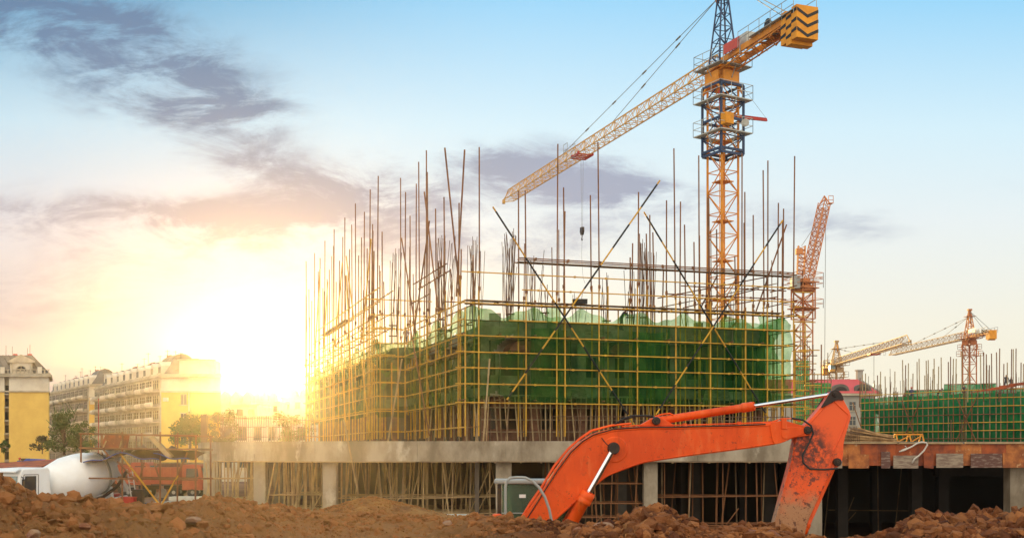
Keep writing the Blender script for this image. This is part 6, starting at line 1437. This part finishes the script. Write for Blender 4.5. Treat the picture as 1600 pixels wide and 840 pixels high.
for px in (1399, 1420, 1440):
    for a in (-4, 4): mb.bar(W(px + a, 690, 71), W(px + a * .3, 678, 71), .07); mb.bar(W(px + a, 690, 72), W(px + a * .3, 678, 72), .07)
mb.bar(W(1398, 678, 71.0), W(1441, 678, 71.0), .09).bar(W(1398, 678, 72.0), W(1441, 678, 72.0), .09).bar(W(1402, 690, 71), W(1424, 679, 71), .06).bar(W(1424, 690, 71), W(1440, 680, 71), .06); mb.build('frame', M['orange_crane'], tz)
# starter bars near the timber
# ================================================================== netted building at right
nb_ = thing('netted_building', 'long low building in bright green net with many upright poles at right', 'building', (50, 118, 0))
G0 = Vector((xat(1345, 125), 125, 0)); G1 = Vector((xat(1508, 114), 114, 0)); G2 = Vector((xat(1508, 114), 114, 0)); G3 = Vector((xat(1760, 106), 106, 0))
def right_building():
    r = random.Random(6); zt = 9.95; up_ = up
    d1 = (G2 - G0).normalized(); n1 = Vector((d1.y, -d1.x, 0)); L1 = (G2 - G0).length; d3 = (G3 - G1).normalized(); n3 = Vector((d3.y, -d3.x, 0)); L3 = (G3 - G1).length
    for z0, z1 in ((5.2, 5.7), (8.6, 9.2)): MB().prism([v + up_(z0) for v in (G0 - n1 * 1.5, G2 - n1 * 1.5, G3 - n3 * 1.5, G3 + Vector((0, 40, 0)), G0 + Vector((16, 38, 0)))], up_(z1 - z0)).build('floor_slab', M['concrete_dark'], nb_)
    MB().prism([v for v in (G0 - n1 * 2.6 + d1 * .4, G2 - n1 * 2.6, G3 - n3 * 2.6, G3 + Vector((0, 38, 0)), G0 + Vector((16, 36, 0)))], up_(8.5)).build('inner_wall', M['concrete_dark'], nb_)
    for i in range(9): p = G0.lerp(G2, i / 8) - n1 * 1.7; MB().bar(p, p + up_(8.6), .5, .5, (1, 0, 0)).build('column', M['concrete_dark'], nb_)
    def run(P, d, n, L, k, z0=3.5):
        for i in range(k + 1):
            p = P + d * (L * i / k); yield p
    rest = MB(); cn = [0, 0]
    ns = 0
    for (P, d, n, L, k) in ((G0, d1, n1, L1, 21), (G1, d3, n3, L3, 25)):
        for i in range(k + 1):
            p = P + d * (L * i / k + r.uniform(-.1, .1)) + n * .05; MB().tube(p + up_(0), p + up_(zt + r.uniform(0, .6)), .055, 6).build('standard', M['dull_pipe' if r.random() < .7 else 'rust_backlit_pipe'], nb_)
        for z in [1.2 + .82 * j for j in range(12)]:
            MB().tube(P + n * .13 + up_(z), P + d * L + n * .13 + up_(z + r.uniform(-.05, .05)), .05, 6).build('ledger', M['rust_backlit_pipe' if abs(z - 7.8) < .4 or z < 5.8 else 'yellow_pipe'], nb_)
        for j in range(4): a = P + d * (L * (.12 + .25 * j)) + n * .25; MB().tube(a + up_(3.5), a + d * 3.2 + up_(9.5) if j % 2 else a - d * 2.5 + up_(9.5), .055, 6).build('diagonal_brace', M['rust_backlit_pipe'], nb_)
    for i, (P, d, n, L, k) in enumerate(((G0, d1, n1, L1, 6), (G1, d3, n3, L3, 6))):
        for j in range(k): net(P, d, n, L * j / k, L * (j + 1) / k + .05, 4.2, zt - .05, -.15, 1200 + i * 50 + j * 7, sag=.2, m='net_far', nz=24, root=nb_)
    # end return facing left
    net(G0, Vector((.45, .89, 0)), Vector((-.89, .45, 0)), 0, 9, 4.2, zt, -.1, 1400, sag=.15, m='net_far', root=nb_)
    # upright poles over the roof
    tops = [(1343, 590), (1347, 585), (1352, 583), (1365, 594), (1372, 586), (1375, 580), (1384, 588), (1398, 580), (1411, 562), (1414, 570), (1419, 567), (1426, 583), (1433, 565), (1437, 560), (1445, 586), (1448, 563), (1451, 562), (1457, 576), (1460, 560), (1466, 572), (1471, 558), (1482, 565), (1485, 557), (1489, 560),
            (1493, 560), (1503, 548), (1512, 572), (1533, 553), (1537, 550), (1541, 553), (1546, 570), (1550, 552), (1558, 550), (1561, 544), (1568, 568), (1574, 566), (1580, 545), (1583, 545), (1587, 544), (1595, 566), (1599, 568), (1612, 550), (1622, 560), (1637, 552), (1650, 548)]
    for px, py in tops:
        yy = 125 - (px - 1345) / 163 * 11 if px < 1508 else 112 - (px - 1522) / 240 * 6; yy += r.uniform(.8, 6); a = Vector((xat(px, yy), yy, 9.0)); MB().tube(a, Vector((a.x + r.uniform(-.08, .08), yy, W(0, py, yy).z)), .055, 6).build('upright_pole', M['bamboo' if r.random() < .6 else 'rust_backlit_pipe'], nb_)
    st = MB()
    for _ in range(150):
        px = r.uniform(1345, 1640); yy = (122 if px < 1508 else 112) + r.uniform(3, 30); a = Vector((xat(px, yy), yy, 9.1)); st.tube(a, a + Vector((r.gauss(0, .12), 0, r.uniform(1.2, 4.2))), .03, 4, caps=False)
    tag(st.build('upright_bars', M['dull_pipe'], nb_), kind='stuff')
    # pale net strip and timber on the roof behind
    for px0, px1, yy, zb, zt_ in ((1415, 1475, 134, 9.3, 11.3), (1475, 1545, 132, 9.4, 11.9), (1545, 1680, 128, 9.2, 11.2)):
        a = Vector((xat(px0, yy), yy, 0)); b = Vector((xat(px1, yy), yy - 2, 0)); dd = (b - a).normalized(); nn = Vector((dd.y, -dd.x, 0)); net(a, dd, nn, 0, (b - a).length, zb, zt_, 0, 1500 + px0, sag=.1, m='net_far', nz=8, root=nb_, name='roof_net')
        for z in (zb + .5, zb + 1.2, zt_): MB().tube(a + up_(z), b + up_(z), .05, 5).build('roof_rail', M['rust_backlit_pipe'], nb_)
    for k in range(5): a = W(1520 + k * 14, 612 - k * 3, 111.5); MB().bar(a, a + Vector((3.2, -.4, .35)), .12, .1).build('roof_timber', M['board_rust'], nb_)
right_building()
roof_z = 9.2
def on_roof(px, yy): return (xat(px, yy), yy, roof_z)
GRP = 'workers on the roof of the netted building'
person('worker in a red brown jacket crouching at the left end of the netted roof', on_roof(1411, 121.2), .5, 'crouch', top=(.3, .09, .04), group=GRP)
person('worker in dark blue standing upright with a red cap on the netted roof', on_roof(1424, 120.4), -.3, 'stand', top=(.04, .06, .14), helmet='helmet_red', group=GRP)
person('dark clothed worker bending on the netted roof left of the far crane mast', on_roof(1465, 117.6), .9, 'bend', top=(.03, .03, .04), group=GRP)
person('worker in black standing right against the far crane mast', on_roof(1506, 115.8), .2, 'stand', top=(.03, .03, .04), group=GRP)
person('worker with a pale shirt right of the far crane mast', on_roof(1562, 114), .1, 'bend', top=(.5, .5, .5), group=GRP)
person('worker in black second from the right on the netted roof', (xat(1572, 118), 118, 10.4), -.5, 'stand', top=(.03, .03, .04), group=GRP)
person('rightmost worker in black on the netted roof', (xat(1580, 118), 118, 10.2), .7, 'stand', top=(.03, .03, .04), group=GRP)
MB().box((xat(1576, 118), 118.2, 9.8), (1.6, 1.2, .9)).build('roof_block', M['concrete_dark'], nb_)
# workers on the tower scaffold
p = A0 + u1 * s_of(A0, u1, 985) - nF * 1.6; person('worker in a yellow helmet leaning over the top of the green net', (p.x, p.y, 12.32), .9, 'bend', top=(.08, .08, .1), helmet='helmet_yellow')
p = C0 + u2 * .4 + Vector((1.6, 0, 0)); person('worker in sunlit pale clothes standing at the notch in the scaffold', (xat(634, 90.5), 90.5, 12.32), -.5, 'stand', top=(.35, .25, .2), helmet='helmet_yellow')
# ================================================================== pink roofed house
def pink_house():
    y = 180.0; t = thing('pink_roofed_house', 'grey walled house with a salmon pink roof and eye shaped dormers behind the excavator arm', 'house', (xat(1310, y), y, 0))
    x0, x1 = xat(1150, y), xat(1376, y); ze = W(0, 617, y).z; zt = W(0, 590, y).z; xr = xat(1352, y)
    MB().box(((x0 + xat(1368, y)) / 2, y + 7, ze / 2), (xat(1368, y) - x0, 14, ze)).build('wall', M['grey_render'], t)
    MB().box(((x0 + x1) / 2, y + 7, ze + .1), (x1 - x0, 15, .35)).build('cornice', M['apt_trim'], t)
    vs = [(x0, y - .5, ze + .3), (x1, y - .5, ze + .3), (x1, y + 14.5, ze + .3), (x0, y + 14.5, ze + .3), (x0, y + 3.4, zt), (xr, y + 3.4, zt), (xr, y + 10, zt), (x0, y + 10, zt)]
    rf = MB().add(vs, [(0, 1, 5, 4), (1, 2, 6, 5), (2, 3, 7, 6), (3, 0, 4, 7), (4, 5, 6, 7)]).build('roof', M['pink_roof'], t)
    MB().bar(Vector(vs[1]), Vector(vs[5]), .35, .3).build('ridge_trim', M['grey_render'], rf)
    MB().box((xr + .3, y + 4, zt + .5), (.9, .9, 2.0)).box((xr + .3, y + 4, zt + 1.5), (1.2, 1.2, .2)).build('chimney', M['grey_render'], rf)
    for px in (1314, 1349, 1277):
        c = Vector((xat(px, y), y + .1, W(0, 606, y).z)); d = MB().prism([c + Vector((a, 0, b)) for a, b in [(-1.5, -.55)] + [(1.35 * math.cos(q), .95 * math.sin(q) - .25) for q in [math.pi - math.pi * i / 10 for i in range(11)]][0:] + [(1.5, -.55)]], (0, 3, 0)).build('dormer', M['concrete_dark'], t)
        MB().prism([c + Vector((a * .8, -.05, b * .75 - .1)) for a, b in [(1.2 * math.cos(q), .8 * math.sin(q) - .35) for q in [math.pi * i / 10 for i in range(11)]]], (0, .04, 0)).build('dormer_window', M['dark_room'], d)
    for px in (1258, 1276, 1299, 1332, 1356):
        for py in (634, 657, 680):
            c = Vector((xat(px, y), y - .03, W(0, py, y).z)); w = MB().box(c, (.95, .06, 1.35)).build('window', M['glass'], t); MB().bar(c + Vector((0, -.05, -.65)), c + Vector((0, -.05, .65)), .06).box(c - up(.78), (1.3, .3, .12)).box(c + Vector((0, -.05, .15)), (.95, .04, .06)).build('window_frame', M['apt_trim'], w)
pink_house()
# green scaffolds standing between the tower and the pink house
def side_scaffold(label, px0, px1, y, py0, seed, n=7):
    r = random.Random(seed); a = Vector((xat(px0, y), y, 0)); b = Vector((xat(px1, y), y + 1, 0)); zt = W(0, py0, y).z; t = thing('netted_scaffold', label, 'scaffold', ((a.x + b.x) / 2, y, 0)); d = (b - a).normalized(); nn = Vector((d.y, -d.x, 0)); L = (b - a).length
    net(a, d, nn, 0, L, 3.5, zt, -.1, seed, sag=.15, m='net_far', root=t); k = n
    for i in range(k + 1):
        p = a + d * (L * i / k); MB().tube(p, p + up(zt + r.uniform(.2, 4.5)), .055, 6).build('standard', M['dull_pipe'], t)
    z = 3.6
    while z < zt + 1: MB().tube(a + nn * .08 + up(z), b + nn * .08 + up(z), .05, 6).build('ledger', M['yellow_pipe' if z < zt else 'dull_pipe'], t); z += 1.0
    return t
side_scaffold('tall narrow green netted scaffold around the foot of the luffing crane', 1240, 1268, 140, 562, 41)
side_scaffold('pale green netted scaffold in front of the pink roof at its left end', 1262, 1302, 150, 597, 42)
# cluttered pipes low between the tower and the orange arm
cl_ = thing('pipe_stack', 'jumble of yellow pipe ends at the right foot of the tower scaffold', 'pipes', (E0.x + 1, E0.y, 4.63)); r_ = random.Random(5)
for k in range(16): z = 4.9 + k * .42; a = E0 + Vector((r_.uniform(.3, .8), r_.uniform(-.5, 2), z)); MB().tube(a, a + Vector((r_.uniform(1, 1.9), 0, 0)), .04, 6).build('pipe', M['yellow_pipe' if k % 2 else 'rust_backlit_pipe'], cl_)
for k in range(3): a = E0 + Vector((.9 + k * .6, .6, 4.63)); MB().tube(a, a + up(7), .045, 6).build('upright', M['rust_backlit_pipe'], cl_)
# starter bars on the right deck
sb = MB()
for px in range(1322, 1345, 3): sb.tube(W(px, 692, 69.8), W(px + r_.uniform(-1, 1), 668 + r_.uniform(-3, 3), 69.8), .018, 4)
for px in (1486, 1503): sb.tube(W(px, 693, 67), W(px, 655, 67), .03, 5)
tag(sb.build('starter_bars', M['rebar'], fe), kind='stuff')

# ================================================================== air
hz_m = bpy.data.materials.new('haze_air'); hz_m.use_nodes = True; t_ = hz_m.node_tree; t_.nodes.clear()
pv = t_.nodes.new('ShaderNodeVolumePrincipled'); pv.inputs['Color'].default_value = (1.0, .95, .86, 1); pv.inputs['Density'].default_value = HAZE_DENSITY; pv.inputs['Anisotropy'].default_value = HAZE_G
oo = t_.nodes.new('ShaderNodeOutputMaterial'); t_.links.new(pv.outputs[0], oo.inputs['Volume'])
hb2 = MB().box((0, 193, 21), (1210, 514, 48)); ho = hb2.build('haze', hz_m); tag(ho, kind='stuff', label='warm dusty evening air over the site', cat='haze')
